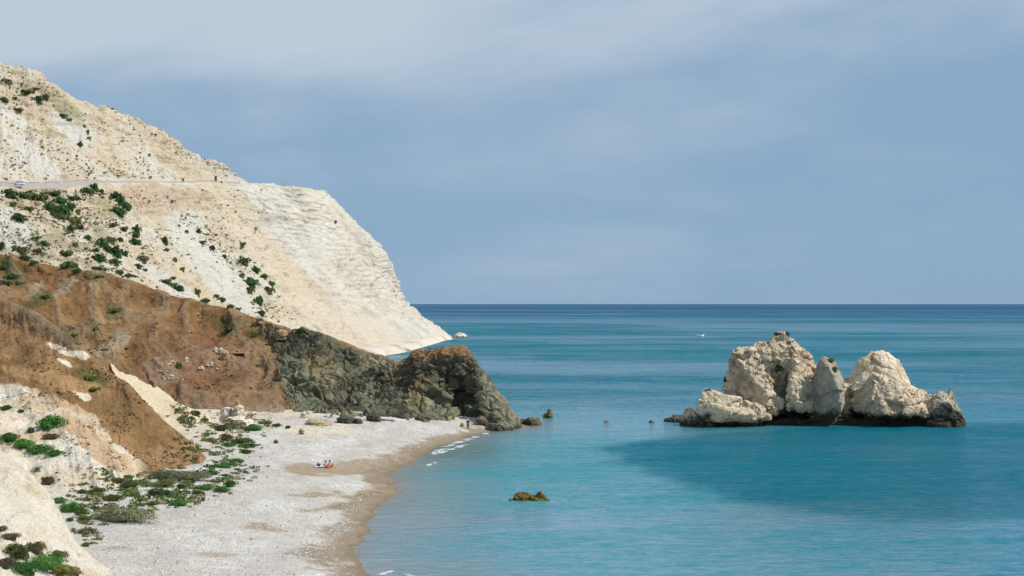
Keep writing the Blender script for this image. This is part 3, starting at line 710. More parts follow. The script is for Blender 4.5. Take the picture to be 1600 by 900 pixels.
L.new(b1.outputs['Normal'], dif.inputs['Normal'])
gl = N.new('ShaderNodeBsdfGlossy'); gl.inputs['Color'].default_value = (.92, .95, 1, 1)
L.new(b2.outputs['Normal'], gl.inputs['Normal'])
# calm lanes and ruffled lanes: ruffled water mirrors less of the low sky
lane = rng_(noise((1/170., 1/80., 1), 4, .55, (3.3, 1.7, 0), 1.2), .42, .58, .0, 1.0)
lane2 = rng_(noise((1/900., 1/420., 1), 4, .55, (7.3, 2.7, 0), 1.2), .44, .58, .0, 1.0)
sy = N.new('ShaderNodeSeparateXYZ'); L.new(geo.outputs['Position'], sy.inputs[0])
lane3 = rng_(noise((1/9000., 1/3800., 1), 3, .5, (1.3, 5.7, 0)), .42, .58, .0, 1.0)
fac = mth('ADD', mth('MULTIPLY', mth('MULTIPLY', lane, .24), rng_(sy.outputs[1], 900, 2600, 1, 0)), mth('MULTIPLY', mth('MULTIPLY', lane2, .22), rng_(sy.outputs[1], 2500, 7000, 1, 0)))
fac = mth('ADD', fac, mth('MULTIPLY', mth('MULTIPLY', lane3, .16), rng_(sy.outputs[1], 1500, 5000, 0, 1)))
for sc_, am in (((.02, .06, 1), .07), ((.10, .34, 1), .11), ((.5, 1.2, 1), .17), ((1.6, 3.4, 1), .14)):
    fac = mth('ADD', fac, rng_(noise(sc_, 4, .6), .3, .7, -am, am))
ra = N.new('ShaderNodeAttribute'); ra.attribute_name = 'ruffle'
fac = mth('MULTIPLY', mth('ADD', fac, .105), ra.outputs['Fac'])
fac = mth('MAXIMUM', fac, .02)
L.new(rng_(lane, 0, 1, .20, .10), gl.inputs['Roughness'])
mx = N.new('ShaderNodeMixShader'); L.new(fac, mx.inputs['Fac']); L.new(dif.outputs[0], mx.inputs[1]); L.new(gl.outputs[0], mx.inputs[2])
L.new(mx.outputs[0], N['Material Output'].inputs['Surface'])
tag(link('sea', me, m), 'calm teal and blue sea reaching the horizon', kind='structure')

# ------------------------------------------------------------------ foam along the waterline
M_FOAM = mat('foam', attr=False, col=(.43, .45, .48), rough=.6, fine=((1.2, .12),))
def foam(pts, wid, seed):
    """flat flakes of foam strewn along a line on the water"""
    q = np.random.default_rng(seed)
    P = np.array([wl(*p) for p in pts]); k = np.arange(len(P), dtype=float)
    P = hermite(P, k, np.linspace(0, len(P) - 1, 400)); tg = np.gradient(P, axis=0); tg /= np.linalg.norm(tg, axis=1)[:, None] + 1e-9
    ln = np.linalg.norm(np.diff(P, axis=0), axis=1).sum()
    n = int(max(30, ln * 45 / max(wid, .35)))
    j = q.integers(0, 400, n); off_ = q.normal(0, .42, n) * wid
    c = P[j] + np.stack([-tg[j, 1], tg[j, 0]], -1) * off_[:, None]
    keep = fbm(np.c_[c, np.full(n, seed)], .45 / max(wid, .5), 3, seed) > -.05 + .2 * np.abs(off_) / wid
    c, t = c[keep], tg[j[keep]]; n = len(c)
    th = np.linspace(0, 2 * math.pi, 7, endpoint=False)
    r1 = wid * q.uniform(.15, .6, (n, 1)) * q.uniform(.7, 1.2, (n, 7)); r2 = r1 * q.uniform(.10, .22, (n, 1))
    nn = np.stack([-t[:, 1], t[:, 0]], -1)
    V = c[:, None] + (r1 * np.cos(th))[..., None] * t[:, None] + (r2 * np.sin(th))[..., None] * nn[:, None]
    V = np.concatenate([np.concatenate([V, np.full((n, 7, 1), .02)], -1), np.concatenate([c, np.full((n, 1), .06)], -1)[:, None]], 1)
    V[..., 2] += q.uniform(0, .03, (n, 1))
    T_ = np.array([(i_, (i_ + 1) % 7, 7) for i_ in range(7)])[None] + 8 * np.arange(n)[:, None, None]
    return mesh_np('foam', V, tris=T_)
for i, (pts, wid, lab) in enumerate((
    (((668, 714), (690, 702), (718, 691), (742, 683), (764, 676)), 1.0, 'broken line of white foam washing onto the beach near the dark headland'),
    (((666, 728), (673, 726), (679, 723)), .45, 'small white breaking wavelet off the curve of the beach'),
    (((684, 709), (705, 702), (728, 695)), .8, 'thin second line of foam just off the beach'),
    (((596, 899), (610, 893), (630, 896), (650, 905)), .4, 'scrap of foam at the bottom edge of the shallow water'),
    (((640, 546), (672, 538), (700, 529), (730, 527)), 1.6, 'white surf line below the far chalk cliff'))):
    tag(link('foam', foam(pts, wid, 200 + 7 * i), M_FOAM), lab, 'foam', kind='stuff')

# ------------------------------------------------------------------ rocks
def rings(levels, D, sect, depth, M=170, K=120, yoff=0.0):
    """a rock from its widths at a set of heights; sect is its plan outline in unit coordinates"""
    sec = np.array(sect, float)
    e = np.linalg.norm(np.roll(sec, -1, 0) - sec, axis=1); ks = np.concatenate([[0], np.cumsum(e)]); sc = np.concatenate([sec, sec[:1]])
    tt = np.linspace(0, ks[-1], M, endpoint=False)
    cx, cy = np.interp(tt, ks, sc[:, 0]), np.interp(tt, ks, sc[:, 1])
    for _ in range(3):
        cx = (np.roll(cx, 1) + 2 * cx + np.roll(cx, -1)) / 4; cy = (np.roll(cy, 1) + 2 * cy + np.roll(cy, -1)) / 4
    L_ = []
    for lv in levels:
        v, a, b = lv[:3]; dsc = lv[3] if len(lv) > 3 else 1.0; yo = lv[4] if len(lv) > 4 else 0.0
        p, q = W(a, v, D), W(b, v, D)
        L_.append((p[2], .5 * (p[0] + q[0]), .5 * (q[0] - p[0]), dsc, yo))
    L_ = np.array(L_); k = np.concatenate([[0], np.cumsum(np.hypot(np.diff(L_[:, 0]), .5 * np.diff(L_[:, 2])) + .2)])
    R_ = hermite(L_, k, np.linspace(0, k[-1], K))
    hx = np.maximum(R_[:, 2], .05)
    hy = np.minimum(depth, hx * 1.3) * R_[:, 3] if depth else hx * R_[:, 3]
    Gx = R_[:, 1][:, None] + hx[:, None] * cx[None]; Gy = D + yoff + R_[:, 4][:, None] + hy[:, None] * cy[None]
    G = np.stack([Gx, Gy, np.repeat(R_[:, 0][:, None], M, 1)], -1)
    cap = G[0].mean(0, keepdims=True) + np.array([[0, 0, .25]])
    return np.concatenate([np.repeat(cap[:, None], M, 1) + (G[:1] - cap[:, None]) * .02, G])
def weather(G, n, amp, base, seed, dark_to, size, patch, taper=1.0, crisp=False, rough=1.0):
    """crumble a rock surface along its normals and give it its colours"""
    s = 1.0 / size
    q = G + .6 * size * np.stack([fbm(G, s / 2.5, 2, seed), fbm(G, s / 2.5, 2, seed + 1), fbm(G, s / 2.5, 2, seed + 2)], -1)
    f1, f21, (cid, ctl) = worley(q, s / 4.2, seed % 7, True); g1, g21, (gid, gtl) = worley(G, s / 1.3, seed % 5, True)
    bed = fbm(G @ np.array([[.8, 0, .6], [0, 1, 0], [-.6, 0, .8]]), (s / 4., s / 2., s / .7), 3, seed + 9, .6, True)
    if crisp:
        h1, h21, (hid, htl) = worley(q, s / 2.6, seed % 3 + 3, True)
        pit = sm(.35, .75, fbm(q, (s / 1.5, s / 1.5, s / 2.4), 3, seed + 5, .5, True))
        d = 1.1 * htl + .3 * (hid - .5) + 1.9 * ctl + rough * (1.0 * gtl + .25 * (gid - .5) - .35 * pit) - .35 * (1 - sm(0, .07, f21)) - .2 * bed + .3 * fbm(G, s / 1.2, 4, seed + 4, .6)
    else:
        d = .4 * (cid - .5) - .3 * (1 - sm(0, .08, f21)) + 1.25 * ctl + .25 * (gid - .5) + .75 * gtl + .5 * fbm(G, s / 5., 3, seed + 3) + .6 * fbm(G, s / 1.2, 4, seed + 4, .65) - .35 * bed - .6 * sm(.45, .8, fbm(G, (s / 2.2, s / 2.2, s / 4.), 3, seed + 5, .5, True))
    G = G + n * (amp * d * taper)[..., None]
    n1, n2 = fbm(G, s / 4., 4, seed + 6), fbm(G, s / .8, 4, seed + 7, .6)
    C = np.zeros(G.shape) + base
    C = mixc(C, np.array(base) * (.70, .62, .52), sm(.0, .5, n1 + .4 * n2) * .7)
    C = mixc(C, np.array(base) * (1.18, 1.18, 1.2), sm(.0, .45, -n1 + .3 * n2) * .7)
    C = mixc(C, (.27, .235, .175), sm(.2, .5, fbm(G, (s / 1.8, s / 1.8, s / 5.), 4, seed + 8)) * .55)
    if dark_to:
        C = mixc(C, (.050, .044, .032), sm(dark_to + 1.0, dark_to - .6, G[..., 2] + (3.6 if crisp else 2.0) * n1 + .9 * n2))
    if patch is not None: C = patch(C, G, n1, n2)
    C *= (1 + .25 * n2)[..., None]
    return G, C
def rock_mesh(name, G, amp, base, seed, dark_to=1.5, size=1.0, patch=None):
    a = np.roll(G, -1, 1) - np.roll(G, 1, 1); b = np.gradient(G, axis=0)
    n = np.cross(a, b); n /= np.linalg.norm(n, axis=-1, keepdims=True) + 1e-9
    cen = G.mean((0, 1))
    if (n * (G - cen)).sum() < 0: n = -n
    taper = np.minimum(1, np.linspace(0, 1, G.shape[0]) * 12 + .35)[:, None]
    G, C = weather(G, n, amp, base, seed, dark_to, size, patch, taper)
    return mesh_np(name, G, grid_quads(*G.shape[:2], wrap=True), col=C)
def crag(name, hulls, origin, voxel, amp, base, seed, dark_to=1.5, size=1.0, patch=None, rough=1.0):
    """a rock joined from angular blocks, each the hull of its corner points (u, v, distance)"""
    import bmesh
    me = bpy.data.meshes.new(name); bm = bmesh.new()
    for h in hulls:
        vs = [bm.verts.new(W(*p) - origin) for p in h]
        bm.verts.ensure_lookup_table()
        r_ = bmesh.ops.convex_hull(bm, input=vs)
        bmesh.ops.delete(bm, geom=[g for g in set(r_['geom_interior'] + r_['geom_unused']) if isinstance(g, bmesh.types.BMVert)], context='VERTS')
    bmesh.ops.recalc_face_normals(bm, faces=bm.faces)
    bm.to_mesh(me); bm.free()
    t = link('block_out', me)
    md = t.modifiers.new('remesh', 'REMESH'); md.mode = 'VOXEL'; md.voxel_size = voxel
    dg = bpy.context.evaluated_depsgraph_get()
    ev = t.evaluated_get(dg); out = bpy.data.meshes.new_from_object(ev)
    bpy.data.objects.remove(t)
    nv = len(out.vertices); V = np.empty(nv * 3, np.float32); out.vertices.foreach_get('co', V); V = V.reshape(-1, 3).astype(float)
    Nv = np.empty(nv * 3, np.float32); out.vertex_normals.foreach_get('vector', Nv); Nv = Nv.reshape(-1, 3)
    G, C = weather(V, Nv, amp, base, seed, dark_to, size, patch, 1.0, True, rough)
    out.vertices.foreach_set('co', np.ascontiguousarray(G, np.float32).ravel())
    a = out.color_attributes.new('Col', 'FLOAT_COLOR', 'POINT')
    c = np.ones((nv, 4), np.float32); c[:, :3] = np.clip(C * .87, 0, 1); a.data.foreach_set('color', c.ravel())
    out.polygons.foreach_set('use_smooth', np.zeros(len(out.polygons), bool)); out.update(); out.name = name
    zreg((G + origin)[None], 1, 1)
    return out

LIME = (.60, .505, .365)
island = tag(link('sea_stack', None, loc=(float(W(1290, 665, 234)[0]), 234, 0)), 'jagged beige limestone sea stack standing in the bay', 'sea stack')
oi = np.array(island.location)
blunt = [(-1, .1), (-.75, -.7), (-.1, -1), (.6, -.8), (1, 0), (.6, .85), (-.5, 1)]
def arete(a): return [(-1, .15), (-.9, -.15), (a - .12, -.95), (a, -1), (a + .1, -.92), (.95, -.2), (1, .1), (.5, .9), (-.5, 1)]
def part(name, lab, lv, D, sect, depth, amp, seed, base=LIME, dark_to=1.9, size=1.0, patch=None, yoff=0.0, M=130, K=104):
    G = rings(lv, D, sect, depth, M, K, yoff)
    G = G - oi
    me = rock_mesh(name, G, amp, base, seed, dark_to, size, patch)
    o = link(name, me, M_ROCK, island)
    if lab: o['label'] = lab
    zreg(G + oi)
    return o
def crag_part(name, lab, hulls, amp, seed, base=LIME, dark_to=2.3, size=1.0, voxel=.22, rough=1.0):
    o = link(name, crag(name, hulls, oi, voxel, amp, base, seed, dark_to, size, None, rough), M_ROCK, island)
    o['label'] = lab
crag_part('rock_tower', 'tallest crumbling tower of the stack', [
    [(1205, 525, 240), (1212, 521, 240), (1229, 519, 240), (1238, 529, 238), (1252, 542, 239), (1258, 556, 239), (1200, 531, 238.5), (1198, 565, 237.5), (1215, 590, 237), (1232, 560, 235.5), (1250, 590, 238), (1220, 530, 246), (1255, 580, 247), (1200, 600, 247), (1190, 590, 240), (1215, 640, 240), (1265, 640, 241)],
    [(1250, 544, 241), (1260, 551, 240), (1272, 570, 240), (1277, 604, 240), (1272, 645, 239), (1252, 600, 236.5), (1256, 642, 236), (1244, 570, 239), (1268, 560, 245), (1275, 620, 246), (1250, 640, 243)],
    [(1183, 529, 240), (1200, 529, 239), (1204, 550, 236), (1190, 557, 235.5), (1174, 545, 238), (1180, 600, 238), (1210, 600, 238), (1190, 536, 245)],
    [(1148, 553, 239), (1152, 546, 239), (1168, 542, 238), (1182, 540, 240), (1190, 562, 235), (1146, 563, 239), (1131, 580, 239.5), (1127, 600, 240), (1130, 614, 239), (1152, 616, 236), (1176, 590, 233.2), (1205, 625, 231.3), (1216, 645, 231.2), (1192, 652, 234), (1160, 640, 237), (1218, 622, 237), (1140, 590, 245), (1190, 560, 246), (1200, 650, 244)],
    [(1238, 549, 236), (1247, 560, 234.5), (1236, 600, 231.6), (1248, 636, 231.4), (1268, 600, 234), (1262, 570, 236), (1270, 640, 233.5), (1232, 640, 233.5), (1250, 646, 235), (1255, 560, 241)],
    [(1200, 640, 236), (1262, 640, 237), (1205, 690, 236), (1265, 690, 237), (1210, 650, 243), (1268, 650, 244), (1210, 690, 244), (1268, 690, 244)]], .50, 301, rough=.8)
crag_part('rock_slab', 'long low tilted block', [
    [(1103, 607, 231), (1116, 611, 230), (1089, 623, 230), (1086, 640, 230), (1092, 656, 229.8), (1142, 621, 229), (1173, 627, 230), (1196, 636, 230), (1205, 654, 230), (1160, 648, 227.6), (1118, 636, 227.8), (1110, 652, 228.6), (1180, 657, 229.5), (1110, 615, 235), (1180, 635, 236), (1100, 655, 235), (1195, 658, 236)],
    [(1098, 650, 230.5), (1190, 650, 231.5), (1102, 690, 231), (1188, 690, 231.5), (1100, 650, 235), (1190, 650, 236), (1100, 690, 235), (1190, 690, 236)]], .42, 321, dark_to=1.2, rough=.4)
crag_part('rock_spire', 'pointed spire with a sharp edge', [
    [(1281, 559, 233), (1288, 556, 233), (1300, 582, 229.6), (1313, 616, 228.8), (1314, 644, 228.9), (1271, 582, 235), (1261, 628, 235.2), (1256, 650, 234.6), (1292, 655, 230.6), (1304, 562, 235), (1316, 591, 234.5), (1322, 606, 234), (1321, 630, 233.6), (1295, 563, 239), (1310, 610, 240), (1274, 600, 239), (1264, 655, 236), (1310, 655, 236)],
    [(1266, 650, 231.5), (1306, 650, 231.5), (1266, 690, 231.5), (1306, 690, 231.5), (1266, 650, 238), (1306, 650, 238), (1270, 690, 238), (1306, 690, 238)]], .19, 331, base=(.38, .345, .275), rough=.5)
crag_part('rock_peak', 'smooth pale pyramid peak', [
    [(1363, 544, 240), (1374, 545, 240), (1387, 555, 239), (1404, 562, 240), (1406, 571, 240), (1421, 594, 240), (1429, 610, 239), (1355, 555, 239), (1336, 570, 239), (1329, 584, 239), (1326, 606, 239), (1372, 574, 237.6), (1400, 592, 237.2), (1346, 592, 238.2), (1370, 552, 246), (1400, 575, 247), (1335, 590, 246), (1430, 640, 240), (1325, 640, 240), (1430, 690, 240), (1325, 690, 240), (1335, 690, 247), (1430, 690, 247)],
    [(1361, 582, 235), (1347, 583, 236.2), (1328, 606, 236.2), (1330, 613, 234.6), (1346, 608, 233.6), (1360, 592, 234), (1345, 590, 239), (1360, 600, 238)]], .26, 341, base=(.74, .64, .495), rough=.45)
crag_part('rock_block', 'broad sloping front block', [
    [(1362, 582, 233), (1381, 592, 231.6), (1394, 602, 230), (1380, 646, 227.2), (1345, 600, 236), (1326, 632, 236.5), (1322, 642, 236.2), (1352, 650, 232.4), (1430, 607, 233.4), (1440, 608, 235), (1370, 588, 238), (1440, 620, 240), (1330, 640, 238), (1400, 654, 229.5)],
    [(1392, 602, 230.4), (1430, 606, 233.4), (1440, 608, 235), (1452, 621, 234), (1468, 637, 233), (1479, 652, 232), (1442, 640, 229.4), (1412, 648, 228.0), (1388, 650, 228), (1400, 612, 239), (1446, 618, 240), (1478, 652, 238), (1400, 654, 238)],
    [(1350, 648, 232), (1470, 650, 231.5), (1354, 690, 232), (1470, 690, 231.5), (1350, 648, 239), (1470, 650, 239), (1350, 690, 239), (1470, 690, 239)]], .38, 351, base=(.62, .52, .385), rough=.95)
crag_part('rock_end', 'square grey rock at the seaward end', [
    [(1455, 618, 232), (1461, 614, 232), (1483, 610, 232), (1492, 617, 232), (1494, 636, 231), (1455, 640, 230), (1480, 628, 229.2), (1484, 652, 228.6), (1470, 614, 237), (1495, 640, 237), (1455, 650, 237), (1450, 660, 231)],
    [(1494, 640, 231), (1505, 653, 231), (1508, 666, 230), (1450, 658, 229.5), (1480, 668, 227.6), (1500, 640, 236), (1506, 666, 237), (1450, 660, 237), (1505, 690, 230), (1450, 690, 230), (1505, 690, 237), (1450, 690, 237)]], .34, 361, base=(.44, .40, .31), dark_to=2.2)
crag_part('rock_saddle', 'low rock filling the gap beside the spire', [[(1312, 591, 240), (1334, 589, 240), (1308, 612, 236.5), (1338, 608, 238.5), (1316, 640, 235), (1330, 644, 237), (1300, 630, 237), (1340, 628, 239), (1290, 650, 237), (1355, 648, 237), (1280, 690, 237), (1365, 690, 237), (1290, 640, 243), (1350, 640, 243), (1290, 690, 243), (1350, 690, 243)]], .35, 371)
part('rock_footing', 'dark wave-worn footing', [(652, 1205, 1330), (656, 1150, 1420), (661, 1112, 1470), (668, 1108, 1480), (690, 1105, 1480)], 236.5, blunt, 5.0, .5, 376, base=(.06, .052, .04), dark_to=3)
part('rock_boulder', 'small boulder at the low end', [(638, 1070, 1082), (643, 1066, 1090), (652, 1063, 1098), (664, 1062, 1104), (680, 1062, 1104)], 232, blunt, 2, .35, 381, dark_to=1.0, size=.5, M=80, K=50)
part('rock_ledge', 'low ledge awash at the low end', [(649, 1052, 1062), (653, 1044, 1076), (658, 1038, 1086), (675, 1036, 1088)], 240, blunt, 2.2, .35, 386, base=(.22, .19, .13), dark_to=.8, size=.5, M=80, K=50)
part('rock_knob', 'small pale knob lodged in the dark cleft', [(627, 1243, 1249), (629, 1239, 1258), (633, 1239, 1258), (639, 1243, 1252)], 231.6, blunt, 1.0, .15, 391, base=(.50, .43, .32), dark_to=0, size=.4, M=60, K=40)

def single_rock(name, lab, cat, lv, D, base, seed, amp=.25, size=.4, dark_to=.3, depth=3, sect=blunt, patch=None, group=None, M=90, K=60):
    G = rings(lv, D, sect, depth, M, K)
    c = np.array([G[..., 0].mean(), D, 0.0])
    o = link(name, rock_mesh(name, G - c, amp, base, seed, dark_to, size, patch), M_ROCK, loc=c)
    zreg(G)
    return tag(o, lab, cat, group)
def weed(C, G, n1, n2):
    C = mixc(C, (.36, .20, .07), sm(.0, .4, n2 + .05))
    return mixc(C, (.12, .12, .025), sm(.75, .1, G[..., 2] + .4 * n2))
RO = WZ(826, 781, 0.0)
rf = link('reef_rock', crag('reef_rock', [
    [(805, 771, 144.6), (811, 769, 144.6), (820, 769.5, 144.4), (828, 773, 144.2), (832, 777, 144), (800, 776, 144.2), (797, 781, 143.8), (815, 780, 143.2), (830, 782, 143.4), (806, 774, 146), (824, 774, 146), (800, 788, 144), (830, 788, 144)],
    [(826, 775, 144.3), (836, 774, 144.3), (852, 774, 144.2), (856, 779, 144), (852, 783, 143.4), (828, 783, 143.2), (835, 777, 146), (852, 778, 146), (828, 790, 144), (854, 790, 144)],
    [(840, 770, 144.4), (844, 767.5, 144.4), (848, 771, 144.3), (853, 775, 144.2), (837, 775, 144.2), (845, 775, 143.7), (845, 773, 145.2)],
    [(794, 781, 143.8), (802, 779.5, 143.6), (860, 780.5, 144.4), (857, 784, 143), (800, 784.5, 143), (825, 783, 146.5), (800, 795, 144), (856, 795, 144)]],
    RO, .07, .16, (.15, .095, .05), 401, 0, .3, weed), M_ROCK, loc=RO)
tag(rf, 'low jagged orange brown reef rock alone in the shallows', 'rock')
single_rock('sea_rock', 'small pointed dark rock farther out beyond the headland tip', 'rock', [(640, 855, 860), (645, 852, 862), (650, 850, 864), (660, 850, 864)], 248, (.10, .075, .045), 403, .28, .4, 0, 2, patch=weed)
single_rock('sea_rock', 'rounded dark boulder in the water at the headland tip', 'rock', [(653, 824, 838), (657, 819, 844), (663, 819, 847), (672, 818, 847)], 234, (.16, .15, .09), 404, .3, .5, .3, 3)
single_rock('sea_rock', 'small flat brown rock linking headland and round boulder', 'rock', [(656, 812, 820), (660, 808, 824), (670, 806, 826)], 236, (.18, .15, .09), 405, .2, .4, .3, 2)
single_rock('sea_rock', 'tiny brown rock awash midway between headland and stack', 'rock', [(658, 945, 950), (660.5, 943, 953), (668, 943, 953)], 238, (.20, .12, .06), 406, .1, .3, 0, 1)
single_rock('sea_rock', 'tiny dark rock awash just short of the sea stack', 'rock', [(658, 1014, 1020), (660.5, 1012, 1024), (668, 1012, 1024)], 238, (.09, .08, .05), 407, .1, .3, 0, 1)
for i, (lv, D, lab) in enumerate((([(520, 714, 722), (524, 708, 729), (528, 704, 731), (535, 704, 731)], 842, 'white boulder at the tip of the far chalk point'), ([(546, 652, 660), (549, 645, 668), (553, 642, 672), (560, 640, 672)], 575, 'flat dark rock in the far cove behind the headland'), ([(541, 618, 628), (545, 612, 640), (550, 608, 650), (556, 606, 652)], 600, 'low pale boulder on the far cove beach'))):
    single_rock('shore_rock', lab, 'rock', lv, D, ((.66, .60, .5), (.30, .25, .2), (.68, .62, .52))[i], 411 + i, .5, 1.2, .4, 6)
rr_ = random.Random(9)
for i in range(16):
    t = (i + .5) / 16
    u = 602 + 100 * t + rr_.uniform(-2, 2); vb = 551.5 - 24 * t + rr_.uniform(-1.0, 1.6); hw = rr_.uniform(1.5, 4.2); hh = hw * rr_.uniform(.7, 1.1)
    single_rock('fallen_block', f'white chalk block fallen at the far cliff foot, {["first", "second", "third", "fourth", "fifth", "sixth", "seventh", "eighth", "ninth", "tenth", "eleventh", "twelfth", "thirteenth", "fourteenth", "fifteenth", "sixteenth"][i]} from the left', 'rock', [(vb - hh, u - hw * .5, u + hw * .4), (vb - hh * .5, u - hw, u + hw * .9), (vb, u - hw, u + hw), (vb + 3, u - hw, u + hw)], float(WZ(u, vb, .4)[1]), (.62, .58, .5), 640 + 3 * i, .35, 1.0, .25, 2.5, group='chalk blocks at the far cliff foot', M=36, K=20)
# boulders at the foot of the brown hill
def boulder(u, v, wpx, hpx, lab, seed, base=(.70, .63, .53), group=None, amp=.22, D=None, name='boulder'):
    D = on(u, v + hpx * .5)[1] if D is None else D
    hw, hh = wpx * .5, hpx
    vb = v + hpx * .5
    lv = [(vb - hh, u - hw * .45, u + hw * .4), (vb - hh * .85, u - hw * .75, u + hw * .7), (vb - hh * .5, u - hw, u + hw * .95), (vb - hh * .1, u - hw * .95, u + hw), (vb + hh * .4, u - hw * .9, u + hw * .9)]
    return single_rock(name, lab, 'rock', lv, D, base, seed, amp, .35 * max(.4, wpx / 30), 0, wpx * D / FPX * .5, group=group, M=64, K=36)
for i, (u, v, a, b, lab, base) in enumerate((
    (375, 659, 52, 18, 'largest flat white boulder at the foot of the brown hill', (.72, .64, .53)),
    (355, 645, 23, 16, 'rounded white boulder beside the flat white one', (.74, .68, .60)),
    (392, 650, 17, 12, 'square pale block on the end of the flat white boulder', (.72, .60, .48)),
    (372, 645, 22, 12, 'pinkish block carrying the small stone pile', (.58, .44, .32)),
    (373, 638, 20, 11, 'white middle stone of the small stone pile', (.72, .66, .58)),
    (371, 630, 9, 9, 'orange topmost stone of the small stone pile', (.62, .42, .22)),
    (360, 681, 26, 11, 'low pinkish white boulder in the green plants by the beach', (.70, .60, .51)),
    (475, 648, 11, 8, 'lone white stone under the dark headland', (.72, .64, .55)),
    (471, 674, 9, 8, 'small tan stone on the upper beach', (.45, .33, .2)),
    (407, 499, 15, 7, 'beige boulder on the crest of the brown hill', (.50, .38, .24)),
    (440, 521, 24, 11, 'large tan boulder perched where brown soil meets dark rock', (.38, .28, .17)),
    (345, 548, 9, 9, 'pale rock in the outcrop on the brown hillside', (.66, .55, .40)),
    (352, 553, 13, 9, 'lumpy yellowish rock of the outcrop on the brown hillside', (.52, .42, .26)),
    (337, 546, 7, 6, 'smallest white rock of the outcrop on the brown hillside', (.72, .64, .52)),
    (315, 575, 9, 5, 'flat pale stone below the outcrop on the brown hillside', (.66, .54, .42)),
    (330, 568, 7, 4, 'small pale stone below the outcrop, nearer the culvert', (.66, .54, .42)),
    (291, 561, 6, 5, 'single white stone on the brown hillside', (.72, .66, .56)),
    (431, 690, 8, 4, 'dark drift stone on the upper beach', (.16, .11, .07)),
    (722, 664, 6, 5, 'small tan rock beside the standing person', (.42, .32, .18)),
    (497, 660, 44, 7, 'long tan ledge at the back of the beach', (.46, .38, .25)),
    (540, 655, 30, 10, 'dark rubble mound under the headland', (.10, .095, .06)),
    (585, 652, 26, 11, 'second dark rubble mound under the headland', (.085, .085, .06)),
    (560, 658, 16, 7, 'small dark rock between the two rubble mounds', (.12, .11, .07)))):
    if i == 0: DP = on(375, 668)[1]
    boulder(u, v, a, b, lab, 430 + 11 * i, base, amp=.12 if a < 12 else .22, D=DP + (0, 1.6, .6, .9, .8, .7)[i] if i < 6 else None)
# scattered white stones on the brown hillside, shared shapes
def stone_mesh(seed):
    r = np.random.default_rng(seed)
    th = np.linspace(0, 2 * math.pi, 7, endpoint=False)
    V = [np.array([0, 0, .55])]
    for z_, q in ((.38, .62), (.02, 1.0), (-.4, .8)):
        for t in th: V.append(np.array([q * math.cos(t) * r.uniform(.75, 1.15), q * math.sin(t) * r.uniform(.75, 1.15) * .8, z_ + r.uniform(-.1, .1)]))
    T_ = [(0, 1 + i, 1 + (i + 1) % 7) for i in range(7)]
    Q = [(1 + 7 * k + i, 8 + 7 * k + i, 8 + 7 * k + (i + 1) % 7, 1 + 7 * k + (i + 1) % 7) for k in (0, 1) for i in range(7)]
    V = np.array(V)
    return mesh_np('stone', V, np.array(Q), np.array(T_), col=np.zeros(V.shape) + (.68, .58, .46), smooth=False)
SM = [stone_mesh(k) for k in range(5)]
spots = []
r = random.Random(5)
for (cu, cv_, su, sv, n, lo, hi) in ((255, 568, 16, 8, 16, 1.2, 3.2), (322, 572, 22, 6, 12, 1.2, 3.0), (262, 590, 14, 6, 8, 1.2, 3.6), (425, 644, 20, 5, 34, .9, 1.8), (440, 652, 14, 4, 14, .9, 1.8)):
    for k in range(n): spots.append((cu + r.gauss(0, su * .6), cv_ + r.gauss(0, sv * .7), r.uniform(lo, hi), cu))
for u, v, q, cu in spots:
    p = on(u, v); s = q * p[1] / FPX
    lab = 'small white stone in the spill at the hill foot behind the beach' if cu > 400 else ('small pinkish white stone scattered on the brown hillside under the outcrop' if cu > 300 else 'small white stone in the loose patch on the red brown slope')
    tag(link('stone', SM[r.randrange(5)], M_STONE, loc=p + np.array([0, 0, .2 * s]), rot=(0, 0, r.uniform(0, 6)), scale=(s, s, s * .8)), lab, 'stone', lab.replace('small ', '').replace('stone', 'stones'))

# pebbles of the beach: too many to count
def pebbles(n):
    q = np.random.default_rng(11)
    px = q.uniform(-62, 2, n * 3); py = 92 + 128 * q.random(n * 3) ** 1.3
    P = np.stack([px, py, np.zeros_like(px)], -1)
    dd = shore_dist(P)
    cl_ = fbm(P, 1/5., 3, 141)
    u, v = proj(np.c_[px, py, np.full_like(px, 2.0)])
    sp = np.maximum.reduce([blob(u, v, 560, 730, 62, 12, -8), blob(u, v, 480, 733, 38, 9, 0), blob(u, v, 640, 710, 60, 9, -15)])
    ok = (dd > 1.5) & (dd < 50) & (cl_ > -.25) & (sp < .4)
    P = P[ok][:n]; n = len(P)
    zi = np.array([beach_z(a, b) for a, b in P[:, :2]])
    P[:, 2] = zi
    sc = q.lognormal(math.log(.066), .4, n)
    base = np.array([(1, 0, 0), (0, 1, 0), (-1, 0, 0), (0, -1, 0), (0, 0, .8)], float)
    V = P[:, None] + base[None] * sc[:, None, None] * q.uniform(.6, 1.2, (n, 5, 1)) + np.array([0, 0, .0])
    T_ = np.array([(0, 1, 4), (1, 2, 4), (2, 3, 4), (3, 0, 4)])[None] + 5 * np.arange(n)[:, None, None]
    tone = q.choice(4, n, p=[.45, .3, .15, .1])
    cc = np.array([(.60, .585, .56), (.54, .52, .485), (.38, .365, .35), (.46, .40, .33)])[tone] * q.uniform(.8, 1.1, (n, 1))
    return mesh_np('pebbles', V, tris=T_, col=np.repeat(cc[:, None], 5, 1), smooth=False)
tag(link('pebbles', pebbles(48000), M_STONE), 'loose pale pebbles strewn over the beach', 'pebbles', kind='stuff')

